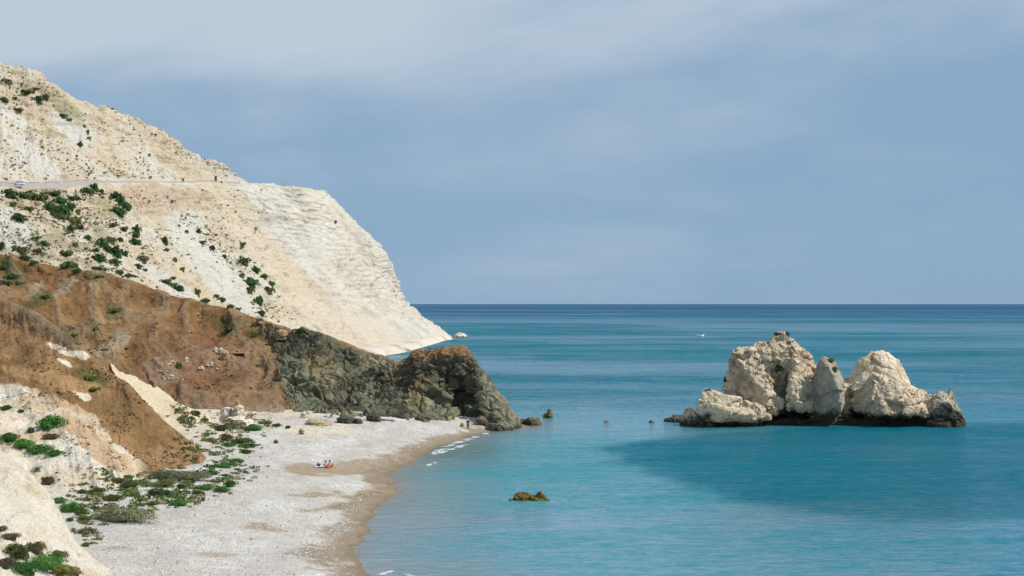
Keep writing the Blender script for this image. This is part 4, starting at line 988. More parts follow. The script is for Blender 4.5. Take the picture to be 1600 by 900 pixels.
# ------------------------------------------------------------------ shrubs
def shrub_mesh(seed, nleaf, leaf, colour, nclump=14, spread=1.0, core=.82):
    q = np.random.default_rng(seed)
    cen = []
    for k in range(nclump):
        a = q.uniform(0, 2 * math.pi); rr = math.sqrt(q.random()) * .72 * spread
        h = math.sqrt(max(0, 1 - (rr / spread) ** 2)) * q.uniform(.35, .8)
        cen.append((rr * math.cos(a), rr * math.sin(a), h * .8, q.uniform(.26, .46)))
    cen = np.array(cen)
    ix = q.integers(0, nclump, nleaf)
    dirs = q.normal(size=(nleaf, 3)); dirs[:, 2] = np.abs(dirs[:, 2]) * 1.1 - .35; dirs /= np.linalg.norm(dirs, axis=1)[:, None]
    rad = cen[ix, 3] * q.uniform(.75, 1.1, nleaf) ** .7
    P = cen[ix, :3] + dirs * rad[:, None]
    P[:, 2] = np.maximum(P[:, 2], -.1)
    nrm = dirs + q.normal(size=(nleaf, 3)) * .55; nrm /= np.linalg.norm(nrm, axis=1)[:, None]
    t1 = np.cross(nrm, q.normal(size=(nleaf, 3))); t1 /= np.linalg.norm(t1, axis=1)[:, None] + 1e-9
    t2 = np.cross(nrm, t1)
    sz = leaf * q.uniform(.6, 1.3, (nleaf, 1))
    V = np.stack([P - t1 * sz, P + t2 * sz * .55, P + t1 * sz, P - t2 * sz * .55], 1)
    Q = np.arange(nleaf * 4).reshape(-1, 4)
    cl_ = (np.array(colour) * q.uniform(.65, 1.35, (nclump, 1)))[ix] * q.uniform(.75, 1.3, (nleaf, 1))
    Cc = np.repeat(cl_[:, None], 4, 1).reshape(-1, 3)
    # inner twiggy mass so that one does not see straight through
    th = np.linspace(0, 2 * math.pi, 14, endpoint=False); cv_, rows_ = [], 5
    for i in range(rows_):
        ph = (math.pi / 2) * i / (rows_ - 1)
        for t in th:
            j = core * q.uniform(.75, 1.0)
            cv_.append((math.cos(t) * math.cos(ph) * j * spread * .85, math.sin(t) * math.cos(ph) * j * spread * .85, math.sin(ph) * j * .72 - .12))
    Q2 = grid_quads(rows_, 14, True) + nleaf * 4
    V = np.concatenate([V.reshape(-1, 3), np.array(cv_)])
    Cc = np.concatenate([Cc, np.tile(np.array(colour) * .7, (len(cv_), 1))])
    return mesh_np('shrub', V, np.concatenate([Q, Q2]), col=Cc, smooth=False)
TONES = {'g': ((.048, .105, .036), 'dark green'), 'l': ((.10, .13, .04), 'olive green'), 's': ((.20, .215, .125), 'grey green'), 'b': ((.120, .100, .055), 'dry brownish'), 'y': ((.16, .16, .04), 'yellowish green'), 'v': ((.062, .170, .036), 'bright green')}
LIB = {}
for t, (c, _) in TONES.items():
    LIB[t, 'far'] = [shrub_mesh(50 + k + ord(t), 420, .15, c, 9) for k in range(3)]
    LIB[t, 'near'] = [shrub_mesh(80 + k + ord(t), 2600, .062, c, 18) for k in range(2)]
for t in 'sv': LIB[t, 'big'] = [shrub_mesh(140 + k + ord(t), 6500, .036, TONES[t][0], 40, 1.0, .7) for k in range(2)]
ORD = ['first', 'second', 'third', 'fourth', 'fifth', 'sixth', 'seventh', 'eighth', 'ninth', 'tenth', 'eleventh', 'twelfth', 'thirteenth', 'fourteenth', 'fifteenth', 'sixteenth', 'seventeenth', 'eighteenth', 'nineteenth', 'twentieth']
def shrubs(place, group, items, near=False, dep=.9):
    items = sorted(items, key=lambda q: q[0])
    r = random.Random(len(items) * 7 + int(items[0][1]))
    for i, it in enumerate(items):
        u, v, wd, ht = it[:4]; tone = it[4] if len(it) > 4 else ('l' if not near and r.random() < .22 else 'g')
        p = on(u, v + ht * .42)
        D = p[1]; k = D / FPX
        rx = wd * .5 * k * (1.22 if near else 1.12); hz = max(ht * (1.0 if near else .95) * k, rx * .4)
        me = r.choice(LIB[tone, 'big' if wd > 40 and (tone, 'big') in LIB else ('near' if near else 'far')])
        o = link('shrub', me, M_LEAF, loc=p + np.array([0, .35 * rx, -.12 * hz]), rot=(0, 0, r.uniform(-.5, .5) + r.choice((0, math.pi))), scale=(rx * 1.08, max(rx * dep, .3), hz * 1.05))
        size = 'small ' if wd < 11 else ('large ' if wd > 28 else '')
        pos = 'only one there' if len(items) == 1 else f'{ORD[i]} from the left'
        tag(o, f'{size}{TONES[tone][1]} shrub {place}, {pos}', 'shrub', group)
shrubs('high on the upper chalk hillside', 'shrubs on the upper chalk hillside', [(70, 150, 13, 10), (57, 154, 20, 11), (40, 142, 24, 9, 'l'), (10, 125, 20, 7, 'l'), (5, 155, 13, 10), (22, 152, 9, 7), (95, 179, 15, 8), (125, 225, 8, 11), (26, 170, 18, 6, 'l'), (55, 138, 12, 7, 'l'), (108, 186, 9, 5, 'l'), (131, 196, 8, 7, 'l'), (136, 205, 7, 8, 'l'), (139, 215, 7, 6, 'l')])
shrubs('in the row along the road edge', 'shrubs along the road edge', [(10, 300, 30, 12), (36, 303, 34, 16), (60, 306, 28, 16), (82, 301, 20, 9, 'l'), (92, 313, 22, 14), (112, 308, 22, 9, 'l'), (134, 297, 22, 11), (148, 291, 16, 14), (158, 298, 10, 8)])
shrubs('in the clump below the road bend', 'shrubs below the road bend', [(76, 322, 22, 18), (96, 326, 22, 20), (86, 333, 20, 12), (108, 320, 16, 14), (180, 304, 16, 12), (190, 312, 18, 18), (197, 321, 14, 14), (183, 329, 24, 15), (122, 330, 8, 10)])
shrubs('on the slope below the road', 'shrubs on the slope below the road', [(27, 339, 23, 15), (99, 338, 15, 12), (113, 343, 20, 15), (110, 356, 12, 13), (125, 354, 11, 11, 'b'), (55, 372, 14, 9), (66, 380, 17, 10), (30, 388, 26, 13), (57, 391, 15, 11, 'b'), (3, 382, 14, 13), (38, 402, 18, 9), (50, 409, 15, 8), (20, 318, 12, 8, 'l'), (44, 325, 14, 8, 'l')])
shrubs('in the dark thicket at mid slope', 'shrubs of the dark thicket', [(158, 378, 20, 18), (172, 374, 15, 13), (187, 374, 10, 9), (180, 392, 22, 19), (155, 402, 28, 13), (178, 408, 18, 11), (195, 395, 11, 10), (150, 390, 12, 9), (168, 388, 14, 12)])
shrubs('just above the brown hill crest', 'shrubs above the brown hill', [(106, 413, 26, 14), (120, 422, 14, 9), (100, 394, 26, 8, 'l'), (136, 370, 10, 9), (116, 381, 10, 8, 'l'), (150, 418, 20, 6), (184, 424, 16, 7), (200, 430, 18, 8), (214, 415, 16, 7), (226, 421, 12, 6)])
shrubs('on the open chalk below the road cliff', 'shrubs on the open chalk', [(176, 350, 12, 9), (192, 356, 14, 8, 'l'), (213, 357, 14, 14), (208, 365, 18, 10), (209, 377, 18, 11), (222, 403, 16, 12, 'b'), (257, 375, 15, 15), (260, 390, 8, 6, 'b'), (311, 360, 9, 10), (292, 361, 7, 6, 'l'), (314, 378, 16, 6, 'b'), (330, 386, 12, 9, 'b'), (279, 352, 5, 4, 'b')])
shrubs('beside the smooth white rib', 'shrubs beside the white rib', [(258, 438, 18, 8), (268, 444, 16, 8), (280, 449, 20, 10), (270, 434, 8, 6, 'b'), (308, 455, 10, 14), (320, 469, 14, 8), (338, 462, 10, 6), (345, 467, 14, 7), (360, 478, 12, 7), (372, 482, 10, 5), (272, 405, 8, 9, 'l'), (285, 420, 8, 8, 'l')])
shrubs('on the tan scree below the white cliff', 'shrubs on the tan scree', [(377, 380, 13, 10), (381, 406, 18, 17), (399, 421, 13, 10), (412, 431, 11, 9), (422, 442, 13, 9), (419, 452, 16, 12), (390, 440, 24, 16), (389, 453, 14, 12), (404, 468, 15, 18), (407, 488, 15, 9), (378, 430, 10, 8, 'l'), (350, 400, 8, 7), (524, 346, 5, 5, 'b')])
shrubs('on the brown hill', 'low plants on the brown hill', [(178, 484, 17, 9, 'l'), (360, 512, 22, 8, 'l'), (400, 522, 13, 7, 'l'), (5, 418, 18, 9), (18, 431, 22, 10), (8, 441, 18, 9), (30, 442, 14, 7, 'l'), (70, 463, 13, 8, 'l'), (148, 513, 10, 7, 'l'), (195, 544, 10, 4, 'l'), (279, 570, 10, 13, 'l'), (153, 431, 16, 5, 'l'), (404, 571, 9, 5, 'l'), (470, 515, 22, 6)])
shrubs('on the brown spur', 'low plants on the brown spur', [(117, 523, 14, 7, 'l'), (140, 590, 22, 8, 'l'), (150, 607, 20, 7, 'l')])
shrubs('on the pale ramp between the hills', 'shrubs on the pale ramp', [(290, 655, 27, 15, 's'), (306, 645, 18, 11, 'l'), (318, 655, 12, 7, 'l'), (276, 640, 8, 5, 'l')])
shrubs('on the white slope under the spur', 'shrubs on the white slope under the spur', [(75, 660, 40, 24, 'v'), (48, 672, 13, 11), (77, 682, 24, 11, 'b'), (8, 637, 17, 9), (32, 642, 9, 5), (12, 683, 32, 15, 'v'), (34, 693, 34, 16, 'v'), (60, 702, 38, 16, 'v'), (84, 708, 30, 11, 'v')], near=True)
shrubs('behind the corner slope', 'shrubs in the hollow behind the corner slope', [(42, 728, 28, 14), (62, 738, 26, 20), (74, 751, 18, 16, 'b'), (92, 782, 24, 11, 'v'), (110, 793, 30, 18, 'v'), (128, 799, 18, 11, 'l'), (108, 812, 10, 6, 'v'), (128, 810, 18, 7, 'l'), (134, 830, 24, 9, 'b'), (134, 851, 12, 8, 'l')], near=True)
shrubs('at the inner edge of the beach', 'plants at the inner edge of the beach', [(128, 768, 13, 8, 'l'), (150, 766, 23, 9, 'l'), (146, 775, 19, 9, 'l'), (172, 778, 27, 11, 'l'), (183, 751, 20, 11, 'b'), (203, 757, 27, 13, 'l'), (198, 745, 17, 6, 'v'), (205, 771, 27, 10, 'l'), (174, 792, 11, 5, 'y'), (217, 788, 16, 5, 'l'), (237, 786, 17, 8, 'l')], near=True)
shrubs('on the beach edge', 'large grey green shrubs on the beach edge', [(188, 807, 92, 26, 's'), (254, 742, 44, 16, 's'), (292, 744, 54, 17, 's')], near=True, dep=.6)
shrubs('in the low mats on the pebbles', 'low green mats on the pebbles', [(245, 769, 30, 11), (258, 755, 34, 15, 'l'), (282, 760, 11, 9), (290, 769, 12, 6, 'l'), (322, 761, 24, 10, 'v'), (344, 765, 22, 10, 'v'), (358, 756, 20, 11, 'v'), (278, 785, 32, 10, 'v'), (298, 779, 12, 5), (308, 770, 17, 7, 'v')], near=True)
shrubs('in the trail towards the boulders', 'trail of plants towards the boulders', [(348, 727, 28, 8, 'v'), (368, 720, 20, 8, 'v'), (330, 739, 24, 7, 'v'), (353, 743, 18, 4), (383, 706, 20, 7, 'v'), (356, 695, 24, 7, 'v'), (391, 696, 18, 5), (372, 689, 34, 8, 'l'), (325, 687, 22, 7, 'y'), (371, 733, 12, 3)], near=True)
shrubs('growing round the white boulders', 'plants round the white boulders', [(394, 668, 32, 11, 'v'), (345, 669, 16, 11, 'l'), (352, 681, 16, 10, 'l'), (412, 660, 18, 7, 'l'), (432, 664, 14, 5), (449, 667, 9, 5)], near=True)
shrubs('in the lower corner thicket', 'shrubs of the lower corner thicket', [(24, 860, 50, 20, 'l'), (54, 856, 30, 18, 'b'), (86, 868, 28, 17, 'l'), (62, 878, 58, 20, 'v'), (32, 888, 52, 20, 'v'), (12, 838, 26, 10, 'b'), (2, 826, 16, 9, 'b'), (86, 890, 52, 15, 'y'), (4, 880, 36, 16, 'b'), (110, 897, 30, 11, 'b')], near=True)
shrubs('clinging to the sea stack', 'shrubs on the sea stack', [(1188, 564, 12, 12), (1218, 574, 13, 14), (1208, 603, 8, 9), (1297, 562, 14, 8), (1303, 576, 13, 9), (1228, 521, 13, 6), (1215, 521, 12, 5, 'b'), (1134, 592, 6, 12, 'b'), (1107, 609, 12, 4, 'b')])

# dwarf scrub dotted over the chalk slopes: too many to count
def scrub(n, P0, dens, size, tones, probs, seed, k=9):
    q = np.random.default_rng(seed)
    ix = q.integers(0, len(P0), n * 14)
    P = P0[ix]
    keep = q.random(len(P)) < np.clip(dens(P, *proj(P), ix), 0, 1)
    P = P[keep][:n]; n = len(P)
    s = q.lognormal(math.log(size), .4, n)
    dr = q.normal(size=(n, k, 3)); dr[..., 2] = np.abs(dr[..., 2])
    dr /= np.linalg.norm(dr, axis=-1, keepdims=True)
    c = P[:, None] + dr * s[:, None, None] * np.array([.7, .7, .55])
    a = q.normal(size=(n, k, 3)); a /= np.linalg.norm(a, axis=-1, keepdims=True)
    b = np.cross(a, dr); b /= np.linalg.norm(b, axis=-1, keepdims=True) + 1e-9
    sz = s[:, None, None] * .55
    V = np.stack([c - a * sz, c + b * sz * .7, c + a * sz, c - b * sz * .7], 2)
    cc = np.array(tones)[q.choice(len(tones), n, p=probs)]
    return mesh_np('scrub', V, np.arange(n * k * 4).reshape(-1, 4), col=np.repeat(np.repeat(cc[:, None], k, 1).reshape(-1, 3), 4, 0), smooth=False)
def dens_chalk(P, u, v, ix):
    d = .5 * blob(u, v, 90, 350, 140, 70, 20) + .45 * blob(u, v, 340, 400, 160, 34, 48) + .4 * blob(u, v, 60, 150, 80, 24, 35) + .25 * blob(u, v, 60, 255, 140, 40, 15) + .4 * blob(u, v, 190, 330, 80, 50, 30) + .10 * (u < 420)
    d *= 1 - np.maximum.reduce([blob(u, v, 335, 425, 100, 18, 47), blob(u, v, 55, 245, 55, 10, 40), blob(u, v, 105, 200, 40, 9, 45)])
    return d * sm(-.25, .3, fbm(P, 1/18., 4, 151)) * (v < 520) * ~((v > 280) & (v < 297))
def dens_brown(P, u, v, ix):
    return .5 * sm(-.05, .35, fbm(P, 1/9., 4, 152)) * ((u < 425) | (P[:, 2] > 9)) * (P[:, 2] > 3.5)
def dens_spur(P, u, v, ix):
    return .4 * sm(-.1, .35, fbm(P, 1/5., 4, 153)) * (P[:, 2] > 3)
tag(link('scrub', scrub(5200, Gh.reshape(-1, 3), dens_chalk, .40, [(.11, .125, .05), (.17, .145, .08), (.06, .09, .03), (.24, .18, .11)], [.35, .3, .15, .2], 21), M_LEAF), 'tiny dry tufts dotted over the chalk slopes', 'scrub', kind='stuff')
tag(link('scrub', scrub(2000, Gb.reshape(-1, 3), dens_brown, .16, [(.10, .085, .035), (.14, .10, .055), (.06, .05, .03), (.42, .33, .24)], [.35, .3, .2, .15], 22), M_LEAF), 'tiny dry tufts dotted over the brown hill', 'scrub', kind='stuff')
tag(link('scrub', scrub(1600, Gs.reshape(-1, 3), dens_spur, .12, [(.12, .09, .04), (.16, .12, .06), (.07, .055, .03), (.42, .34, .25)], [.35, .3, .2, .15], 23), M_LEAF), 'tiny dry tufts dotted over the brown spur', 'scrub', kind='stuff')
def tufts(n):
    q = np.random.default_rng(31)
    u = q.uniform(110, 440, n * 5); v = q.uniform(630, 850, n * 5)
    dens = np.maximum.reduce([blob(u, v, 240, 770, 130, 26, -12), blob(u, v, 350, 700, 60, 40, -40), blob(u, v, 300, 650, 36, 22, 30), blob(u, v, 140, 790, 40, 50, 30), blob(u, v, 420, 662, 40, 7)])
    keep = q.random(n * 5) < .75 * dens * sm(-.2, .25, fbm(np.stack([u, v * 2.5, u * 0], -1), 1/26., 3, 161))
    P = np.array([on(a, b) for a, b in zip(u[keep][:n], v[keep][:n])]); n = len(P)
    s = q.lognormal(math.log(.22), .4, n); k = 12
    dr = q.normal(size=(n, k, 3)); dr[..., 2] = np.abs(dr[..., 2]); dr /= np.linalg.norm(dr, axis=-1, keepdims=True)
    c = P[:, None] + dr * s[:, None, None] * np.array([1.1, 1.0, .5])
    a = q.normal(size=(n, k, 3)); a /= np.linalg.norm(a, axis=-1, keepdims=True)
    b = np.cross(a, dr); b /= np.linalg.norm(b, axis=-1, keepdims=True) + 1e-9
    sz = s[:, None, None] * .5
    V = np.stack([c - a * sz, c + b * sz * .7, c + a * sz, c - b * sz * .7], 2)
    cc = np.array([(.12, .16, .05), (.06, .15, .035), (.20, .19, .10), (.17, .14, .075)])[q.choice(4, n, p=[.35, .25, .2, .2])]
    return mesh_np('ground_cover', V, np.arange(n * k * 4).reshape(-1, 4), col=np.repeat(np.repeat(cc[:, None], k, 1).reshape(-1, 3), 4, 0), smooth=False)
tag(link('ground_cover', tufts(2600), M_LEAF), 'sparse low green tufts at the back of the beach', 'ground cover', kind='stuff')

# ------------------------------------------------------------------ small built things
def plain(name, c, rough=.7, spec=.3): return mat(name, attr=False, col=c, rough=rough, spec=spec, fine=((2., .08),))
def box_mesh(name, sx, sy, sz, bev=0.0, taper=(1, 1)):
    import bmesh
    bm = bmesh.new(); bmesh.ops.create_cube(bm, size=1)
    for v in bm.verts:
        t = taper if v.co.z > 0 else (1, 1)
        v.co = Vector((v.co.x * sx * t[0], v.co.y * sy * t[1], (v.co.z + .5) * sz))
    if bev: bmesh.ops.bevel(bm, geom=list(bm.edges), offset=bev, segments=2, affect='EDGES')
    me = bpy.data.meshes.new(name); bm.to_mesh(me); bm.free(); return me
def cyl_mesh(name, r0, h, n=14, axis='z', r1=None):
    import bmesh
    bm = bmesh.new(); bmesh.ops.create_cone(bm, cap_ends=True, segments=n, radius1=r0, radius2=r0 if r1 is None else r1, depth=h)
    for v in bm.verts:
        v.co.z += h / 2
        if axis == 'y': v.co = Vector((v.co.x, v.co.z - h / 2, -v.co.y))
    me = bpy.data.meshes.new(name); bm.to_mesh(me); bm.free(); return me
def empty(name, loc, rz=0):
    return link(name, None, loc=loc, rot=(0, 0, rz))
# culvert mouth in the brown hillside
p = on(375, 553)
cu = tag(empty('culvert', p + np.array([0, -.2, -.55])), 'low concrete culvert mouth with a dark slot in the brown hillside', 'culvert')
M_CON = plain('concrete', (.33, .25, .18), .95); M_BLACK = plain('black_hole', (.012, .011, .01), .9)
for nm, sx, sy, sz, dx, dy, dz in (('lintel', 2.6, 1.6, .22, 0, 0, .62), ('sill', 2.6, 1.6, .18, 0, 0, -.18), ('side_wall', .22, 1.6, .62, -1.19, 0, 0), ('side_wall', .22, 1.6, .62, 1.19, 0, 0)):
    link(nm, box_mesh(nm, sx, sy, sz, .03), M_CON, cu, (dx, dy, dz))
link('slot_shade', box_mesh('slot_shade', 2.2, .1, .62), M_BLACK, cu, (0, .75, 0))  # near-black panel standing in for the shade inside the culvert slot
# roadside boards and posts
M_WOOD = plain('brown_wood', (.16, .085, .05)); M_ORG = plain('orange_wood', (.42, .20, .085)); M_STEEL = plain('grey_steel', (.25, .24, .23), .5); M_WHT = plain('white_paint', (.75, .75, .74))
def board(u, v, wpx, hpx, m, lab, leg=.35):
    p = on(u, v + hpx * .5); k = p[1] / FPX
    o = tag(empty('roadside_sign', p + np.array([0, 0, -.05]), -.2), lab, 'sign')
    w_, h_ = wpx * k, hpx * k
    link('panel', box_mesh('panel', w_, .12, h_ * (1 - leg * .5), .02), m, o, (0, 0, h_ * leg * .5))
    for sx in (-.35, .35): link('post', cyl_mesh('post', .06, h_ * .97), M_STEEL, o, (sx * w_, .11, -.3))
    return o
board(286, 281, 4.2, 6, M_ORG, 'orange wooden board beside the road', .3)
board(337, 279, 3.8, 8.5, M_WOOD, 'tall dark brown board beside the road', .2)
board(346, 284.5, 3.6, 3.2, plain('olive_paint', (.28, .22, .08)), 'low olive board beside the tall brown one')
board(329, 282.5, 3.2, 2.6, M_WHT, 'low white board near the tall brown one')
for i, (u, lab) in enumerate(((441, 'thin grey post on the cliff top, the nearer to the road'), (444.6, 'thin grey post on the cliff top, the seaward of the pair'))):
    p = on(u, 290.5)
    o = tag(empty('marker_post', p + np.array([0, 0, -.4])), lab, 'post', 'posts on the cliff top')
    link('shaft', cyl_mesh('shaft', .13, 2.2, 10), M_STEEL, o); link('cap', cyl_mesh('cap', .17, .18, 10, r1=.08), M_STEEL, o, (0, 0, 2.2))
# car on the road
p = on(30, 291.5)
dirv = rc[40] - rc[30]
car = tag(empty('parked_car', p + np.array([.6, -1.2, .35]), math.atan2(dirv[1], dirv[0])), 'pale blue silver car on the road above the shrubs', 'car')
M_CAR = plain('car_paint', (.52, .58, .70), .3, .5); M_GLS = plain('car_glass', (.10, .13, .17), .15, .6); M_TYR = plain('tyre_rubber', (.02, .02, .02), .8); M_RIM = plain('wheel_rim', (.5, .5, .5), .4); M_LMP = plain('lamp_lens', (.8, .8, .75), .2)
link('body', box_mesh('body', 4.1, 1.7, .62, .14), M_CAR, car, (0, 0, .32))
cb = link('cabin', box_mesh('cabin', 2.5, 1.55, .56, .08, (.72, .86)), M_GLS, car, (-.15, 0, .92))
link('roof', box_mesh('roof', 1.75, 1.36, .07, .02), M_CAR, cb, (0, 0, .54))
for sx in (-1.25, 1.25):
    for sy in (-.8, .8):
        wh_ = link('wheel', cyl_mesh('wheel', .32, .2, 18, 'y'), M_TYR, car, (sx, sy, .32)); link('rim', cyl_mesh('rim', .19, .22, 14, 'y'), M_RIM, wh_)
for sx, sy in ((2.03, .6), (2.03, -.6)): link('headlight', box_mesh('headlight', .1, .34, .16, .03), M_LMP, car, (sx, sy, .62))
# boat far out on the water
p = WZ(1094, 525, 0)
bt = tag(empty('motor_boat', p, .08), 'tiny white motor boat far out on the sea', 'boat')
xs = np.linspace(-2.6, 2.6, 22); prof = np.sqrt(np.clip(1 - np.maximum(0, (xs - .2) / 2.5) ** 2.2, 0, 1)); prof = np.clip(prof, .02, 1) * np.clip((xs + 3.4) / 1.2, 0, 1)
hv = []
for wy, z_ in ((-.45, -.15), (-1, .75), (-.86, .72), (-.7, .45), (.7, .45), (.86, .72), (1, .75), (.45, -.15)):
    hv.append(np.stack([xs, wy * 1.0 * prof, z_ + .12 * np.maximum(0, xs / 2.6) ** 2 * (z_ > 0)], -1))
link('hull', mesh_np('hull', np.array(hv), grid_quads(8, 22)), M_WHT, bt)
link('windscreen', box_mesh('windscreen', .5, 1.1, .4, .05, (.5, .9)), M_GLS, bt, (.4, 0, .7)); link('outboard_motor', box_mesh('outboard_motor', .3, .35, .8, .06), M_BLACK, bt, (-2.75, 0, .1))

# ------------------------------------------------------------------ people and a bird
M_SKIN = plain('skin', (.50, .235, .13), .6); M_SKIN2 = plain('tanned_skin', (.46, .20, .10), .6); M_HAIR = plain('dark_hair', (.03, .02, .015)); M_DARK = plain('dark_cloth', (.022, .022, .028), .9); M_HATW = plain('white_cloth', (.80, .79, .77), .9); M_BLUE = plain('navy_cloth', (.03, .05, .13), .9); M_RED = plain('red_cloth', (.45, .10, .06), .9)
def skin_obj(name, pts, edges, m, parent, sub=2, root=0):
    me = bpy.data.meshes.new(name)
    me.from_pydata([p[0] for p in pts], edges, [])
    o = link(name, me, m, parent)
    md = o.modifiers.new('skin', 'SKIN'); md.use_smooth_shade = True
    if not me.skin_vertices: return o
    for i, (pt, rr) in enumerate(pts):
        me.skin_vertices[0].data[i].radius = rr if isinstance(rr, tuple) else (rr, rr)
        me.skin_vertices[0].data[i].use_root = (i == root)
    sb = o.modifiers.new('sub', 'SUBSURF'); sb.levels = sub; sb.render_levels = sub
    return o
def figure(J, root, mskin, clothes, hair_m, hat=None):
    """J: joint positions; one continuous body with fingers and feet, clothes and hair as children"""
    pts, ed, idx = [], [], {}
    def add(k, p, r_):
        idx[k] = len(pts); pts.append((tuple(p), r_))
    def joint(a, b): ed.append((idx[a], idx[b]))
    rad = dict(pelvis=(.13, .15), waist=(.12, .14), chest=(.13, .17), neck=.055, jaw=(.075, .065), skull=(.095, .085), crown=.06)
    for k in ('pelvis', 'waist', 'chest', 'neck', 'jaw', 'skull', 'crown'): add(k, J[k], rad[k])
    for a, b in (('pelvis', 'waist'), ('waist', 'chest'), ('chest', 'neck'), ('neck', 'jaw'), ('jaw', 'skull'), ('skull', 'crown')): joint(a, b)
    add('nose', Vector(J['skull']) + Vector(J['face']) * .115 - Vector((0, 0, .03)), .018); joint('skull', 'nose')
    for s in 'lr':
        for k, r_ in (('shoulder', .065), ('elbow', .045), ('wrist', .03), ('palm', .036)): add(k + s, J[k + s], r_)
        joint('chest', 'shoulder' + s); joint('shoulder' + s, 'elbow' + s); joint('elbow' + s, 'wrist' + s); joint('wrist' + s, 'palm' + s)
        d = (Vector(J['palm' + s]) - Vector(J['wrist' + s])).normalized(); sd = d.cross(Vector((.3, .2, 1))).normalized(); dn = d.cross(sd)
        for q, (off_, ln) in enumerate(((-.03, .07), (-.01, .085), (.01, .08), (.03, .06))):
            a_ = Vector(J['palm' + s]) + sd * off_ + d * .03; b_ = a_ + d * ln * .6 + dn * .01; c_ = b_ + d * ln * .4 + dn * .03
            add(f'f{q}{s}', a_, .010); add(f'g{q}{s}', b_, .009); add(f'h{q}{s}', c_, .008)
            joint('palm' + s, f'f{q}{s}'); joint(f'f{q}{s}', f'g{q}{s}'); joint(f'g{q}{s}', f'h{q}{s}')
        a_ = Vector(J['wrist' + s]) + sd * -.035 + d * .02; b_ = a_ + sd * -.03 + d * .04
        add('t' + s, a_, .011); add('u' + s, b_, .010); joint('wrist' + s, 't' + s); joint('t' + s, 'u' + s)
        for k, r_ in (('hip', .095), ('knee', .062), ('ankle', .042), ('toe', .038)): add(k + s, J[k + s], r_)
        joint('pelvis', 'hip' + s); joint('hip' + s, 'knee' + s); joint('knee' + s, 'ankle' + s); joint('ankle' + s, 'toe' + s)
    skin_obj('body', pts, ed, mskin, root)
    for nm, m_, chains, gr in clothes:
        cp, ce, ci = [], [], {}
        for ch in chains:
            for k in ch:
                key = k if isinstance(k, str) else k[0] + k[1]
                if key in ci: continue
                p_ = Vector(J[k]) if isinstance(k, str) else Vector(J[k[0]]).lerp(Vector(J[k[1]]), k[2])
                bk = k if isinstance(k, str) else k[0]
                r0 = dict(pts=0); rr = pts[idx[bk]][1]; rr = rr if isinstance(rr, tuple) else (rr, rr)
                ci[key] = len(cp); cp.append((tuple(p_), (rr[0] + gr, rr[1] + gr)))
            for a, b in zip(ch[:-1], ch[1:]):
                ce.append((ci[a if isinstance(a, str) else a[0] + a[1]], ci[b if isinstance(b, str) else b[0] + b[1]]))
        skin_obj(nm, cp, ce, m_, root)
    back = -Vector(J['face'])
    sk = Vector(J['skull'])
    skin_obj('hair', [(tuple(sk + back * .03 + Vector((0, 0, .035))), (.098, .092)), (tuple(sk + Vector((0, 0, .085))), (.075, .075)), (tuple(sk + back * .06 - Vector((0, 0, .05))), (.06, .06))], [(0, 1), (0, 2)], hair_m, root)
    if hat is not None:
        bm = [(0, .145), (.02, .15), (.025, .105), (.09, .095), (.12, .06), (.125, .001)]
        th = np.linspace(0, 2 * math.pi, 20, endpoint=False)
        V = np.array([[(rr * math.cos(t), rr * math.sin(t), z_) for t in th] for z_, rr in bm])
        link('hat', mesh_np('hat', V, grid_quads(6, 20, True)), hat, root, sk + Vector((0, 0, .05)))
# standing person by the waterline
p = sand_at(731, 671)
st_ = tag(empty('person', p, 0), 'person in dark clothes and white hat standing by the waterline', 'person')
Js = dict(face=(.9, -.4, 0), pelvis=(0, 0, .95), waist=(0, 0, 1.10), chest=(.01, 0, 1.32), neck=(.01, 0, 1.48), jaw=(.03, -.01, 1.56), skull=(.02, 0, 1.65), crown=(.02, 0, 1.74),
          shoulderl=(-.19, .02, 1.42), elbowl=(-.29, -.05, 1.16), wristl=(-.33, -.22, 1.05), palml=(-.32, -.30, 1.03), shoulderr=(.2, 0, 1.42), elbowr=(.25, .03, 1.13), wristr=(.24, -.08, .90), palmr=(.24, -.1, .82),
          hipl=(-.1, 0, .88), kneel=(-.12, -.03, .48), anklel=(-.13, .02, .08), toel=(-.12, -.15, .035), hipr=(.1, 0, .88), kneer=(.13, -.05, .48), ankler=(.13, .0, .08), toer=(.16, -.16, .035))
figure(Js, st_, M_SKIN, (('jacket', M_DARK, (('pelvis', 'waist', 'chest', 'neck'), ('chest', 'shoulderl', 'elbowl', 'wristl'), ('chest', 'shoulderr', 'elbowr', 'wristr')), .018), ('trousers', M_DARK, (('waist', 'pelvis', 'hipl', 'kneel', 'anklel'), ('pelvis', 'hipr', 'kneer', 'ankler')), .02)), M_HAIR, M_HATW)
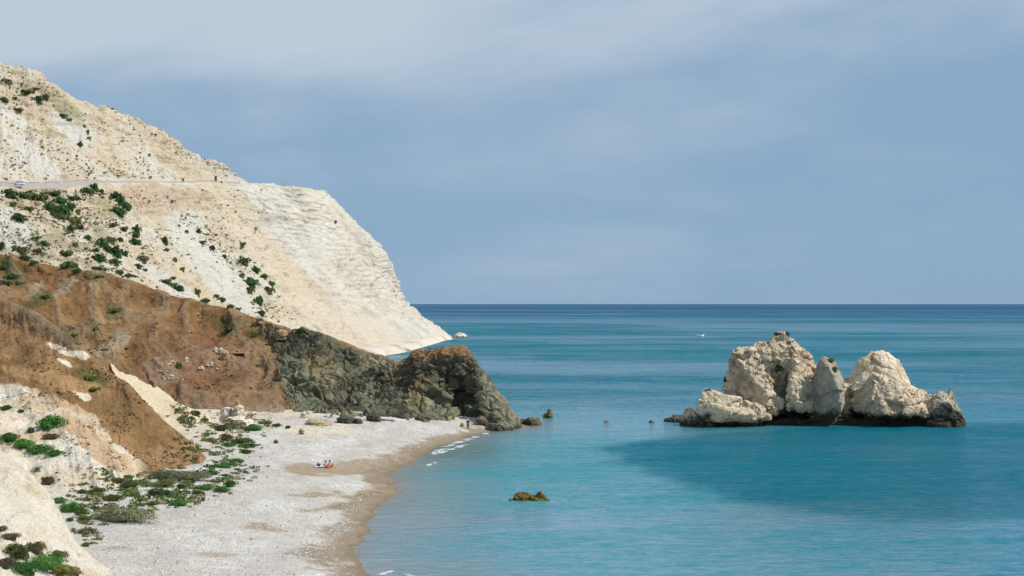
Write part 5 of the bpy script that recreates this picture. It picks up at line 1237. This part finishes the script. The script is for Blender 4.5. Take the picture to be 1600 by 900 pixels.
# two sunbathers
def sitter(u, v, rz, lab, msk, shorts, seed):
    p = sand_at(u, v)
    e = tag(empty('person', p, rz), lab, 'person')
    k = .05 * seed
    J = dict(face=(1, 0, 0), pelvis=(0, 0, .12), waist=(-.06, 0, .28), chest=(-.08, 0, .50), neck=(-.05, 0, .66), jaw=(.0, 0, .73), skull=(-.01, 0, .82), crown=(-.02, 0, .91),
             shoulderl=(-.07, .19, .60), elbowl=(.08 + k, .27, .40), wristl=(.30 + k, .20, .43), palml=(.37, .14, .44), shoulderr=(-.07, -.19, .60), elbowr=(-.25, -.28, .36), wristr=(-.32, -.3, .12), palmr=(-.36, -.32, .05),
             hipl=(.04, .1, .12), kneel=(.40, .14, .48), anklel=(.58 + k, .13, .08), toel=(.74 + k, .14, .035), hipr=(.04, -.1, .12), kneer=(.44 + k, -.15, .34 - k), ankler=(.78, -.14, .07), toer=(.90, -.16, .09))
    figure(J, e, msk, (('swimwear', shorts, (('waist', 'pelvis', 'hipl', ('hipl', 'kneel', .45)), ('pelvis', 'hipr', ('hipr', 'kneer', .45))), .014),), M_HAIR)
    return e
sitter(509, 731.5, -.5, 'tanned sunbather sitting on the sand beside the towel', M_SKIN, M_RED, 0)
sitter(515.5, 731, -.35, 'tanned sunbather with knees drawn up, the one nearer the sea', M_SKIN2, M_DARK, 1)
# towel with a navy bag
p = sand_at(499, 730); tz = beach_z(p[0], p[1])
nx, ny = 22, 16
tx, ty = np.meshgrid(np.linspace(-.55, .55, nx), np.linspace(-.42, .42, ny)); tw = np.stack([tx, ty, np.zeros_like(tx)], -1)
hgt = .10 + .10 * fbm(tw, 2.5, 3, 161)
V = np.concatenate([np.stack([tx, ty, hgt], -1), np.stack([tx, ty, hgt - .05], -1)])
tow = link('towel', mesh_np('towel', V, np.concatenate([grid_quads(ny, nx), grid_quads(ny, nx)[:, ::-1] + nx * ny])), M_HATW, loc=(p[0], p[1], tz), rot=(0, 0, .4))
tag(tow, 'crumpled white towel on the sand beside the sunbathers', 'towel')
bg_ = tag(empty('beach_bag', (p[0] - .12, p[1] + .15, tz + .12), .3), 'navy beach bag lying on the white towel', 'bag')
link('bag_body', box_mesh('bag_body', .62, .34, .32, .09, (.8, .7)), M_BLUE, bg_)
for sy in (-.1, .1):
    th = np.linspace(0, math.pi, 12)
    arc = np.stack([.2 * np.cos(th), np.full(12, sy), .28 + .16 * np.sin(th)], -1)
    skin_obj('bag_handle', [(tuple(a), .015) for a in arc], [(i, i + 1) for i in range(11)], M_BLUE, bg_, 1)
# cormorant on the seaward rock
p = on(1484, 612.5)
bd = tag(empty('bird', p + np.array([0, .2, -.08]), .4), 'small dark bird perched on the seaward end of the stack', 'bird')
skin_obj('body', [((0, 0, .22), (.10, .10)), ((.05, 0, .40), (.12, .11)), ((.10, 0, .55), (.06, .06)), ((.08, 0, .70), (.045, .045)), ((.13, 0, .78), (.05, .05)), ((.25, 0, .77), (.015, .015)), ((-.16, 0, .06), (.05, .03)), ((.02, .05, .1), (.03, .03)), ((.04, .05, .0), (.02, .02)), ((.02, -.05, .1), (.03, .03)), ((.04, -.05, .0), (.02, .02))],
         [(0, 1), (1, 2), (2, 3), (3, 4), (4, 5), (0, 6), (0, 7), (7, 8), (0, 9), (9, 10)], M_DARK, bd)
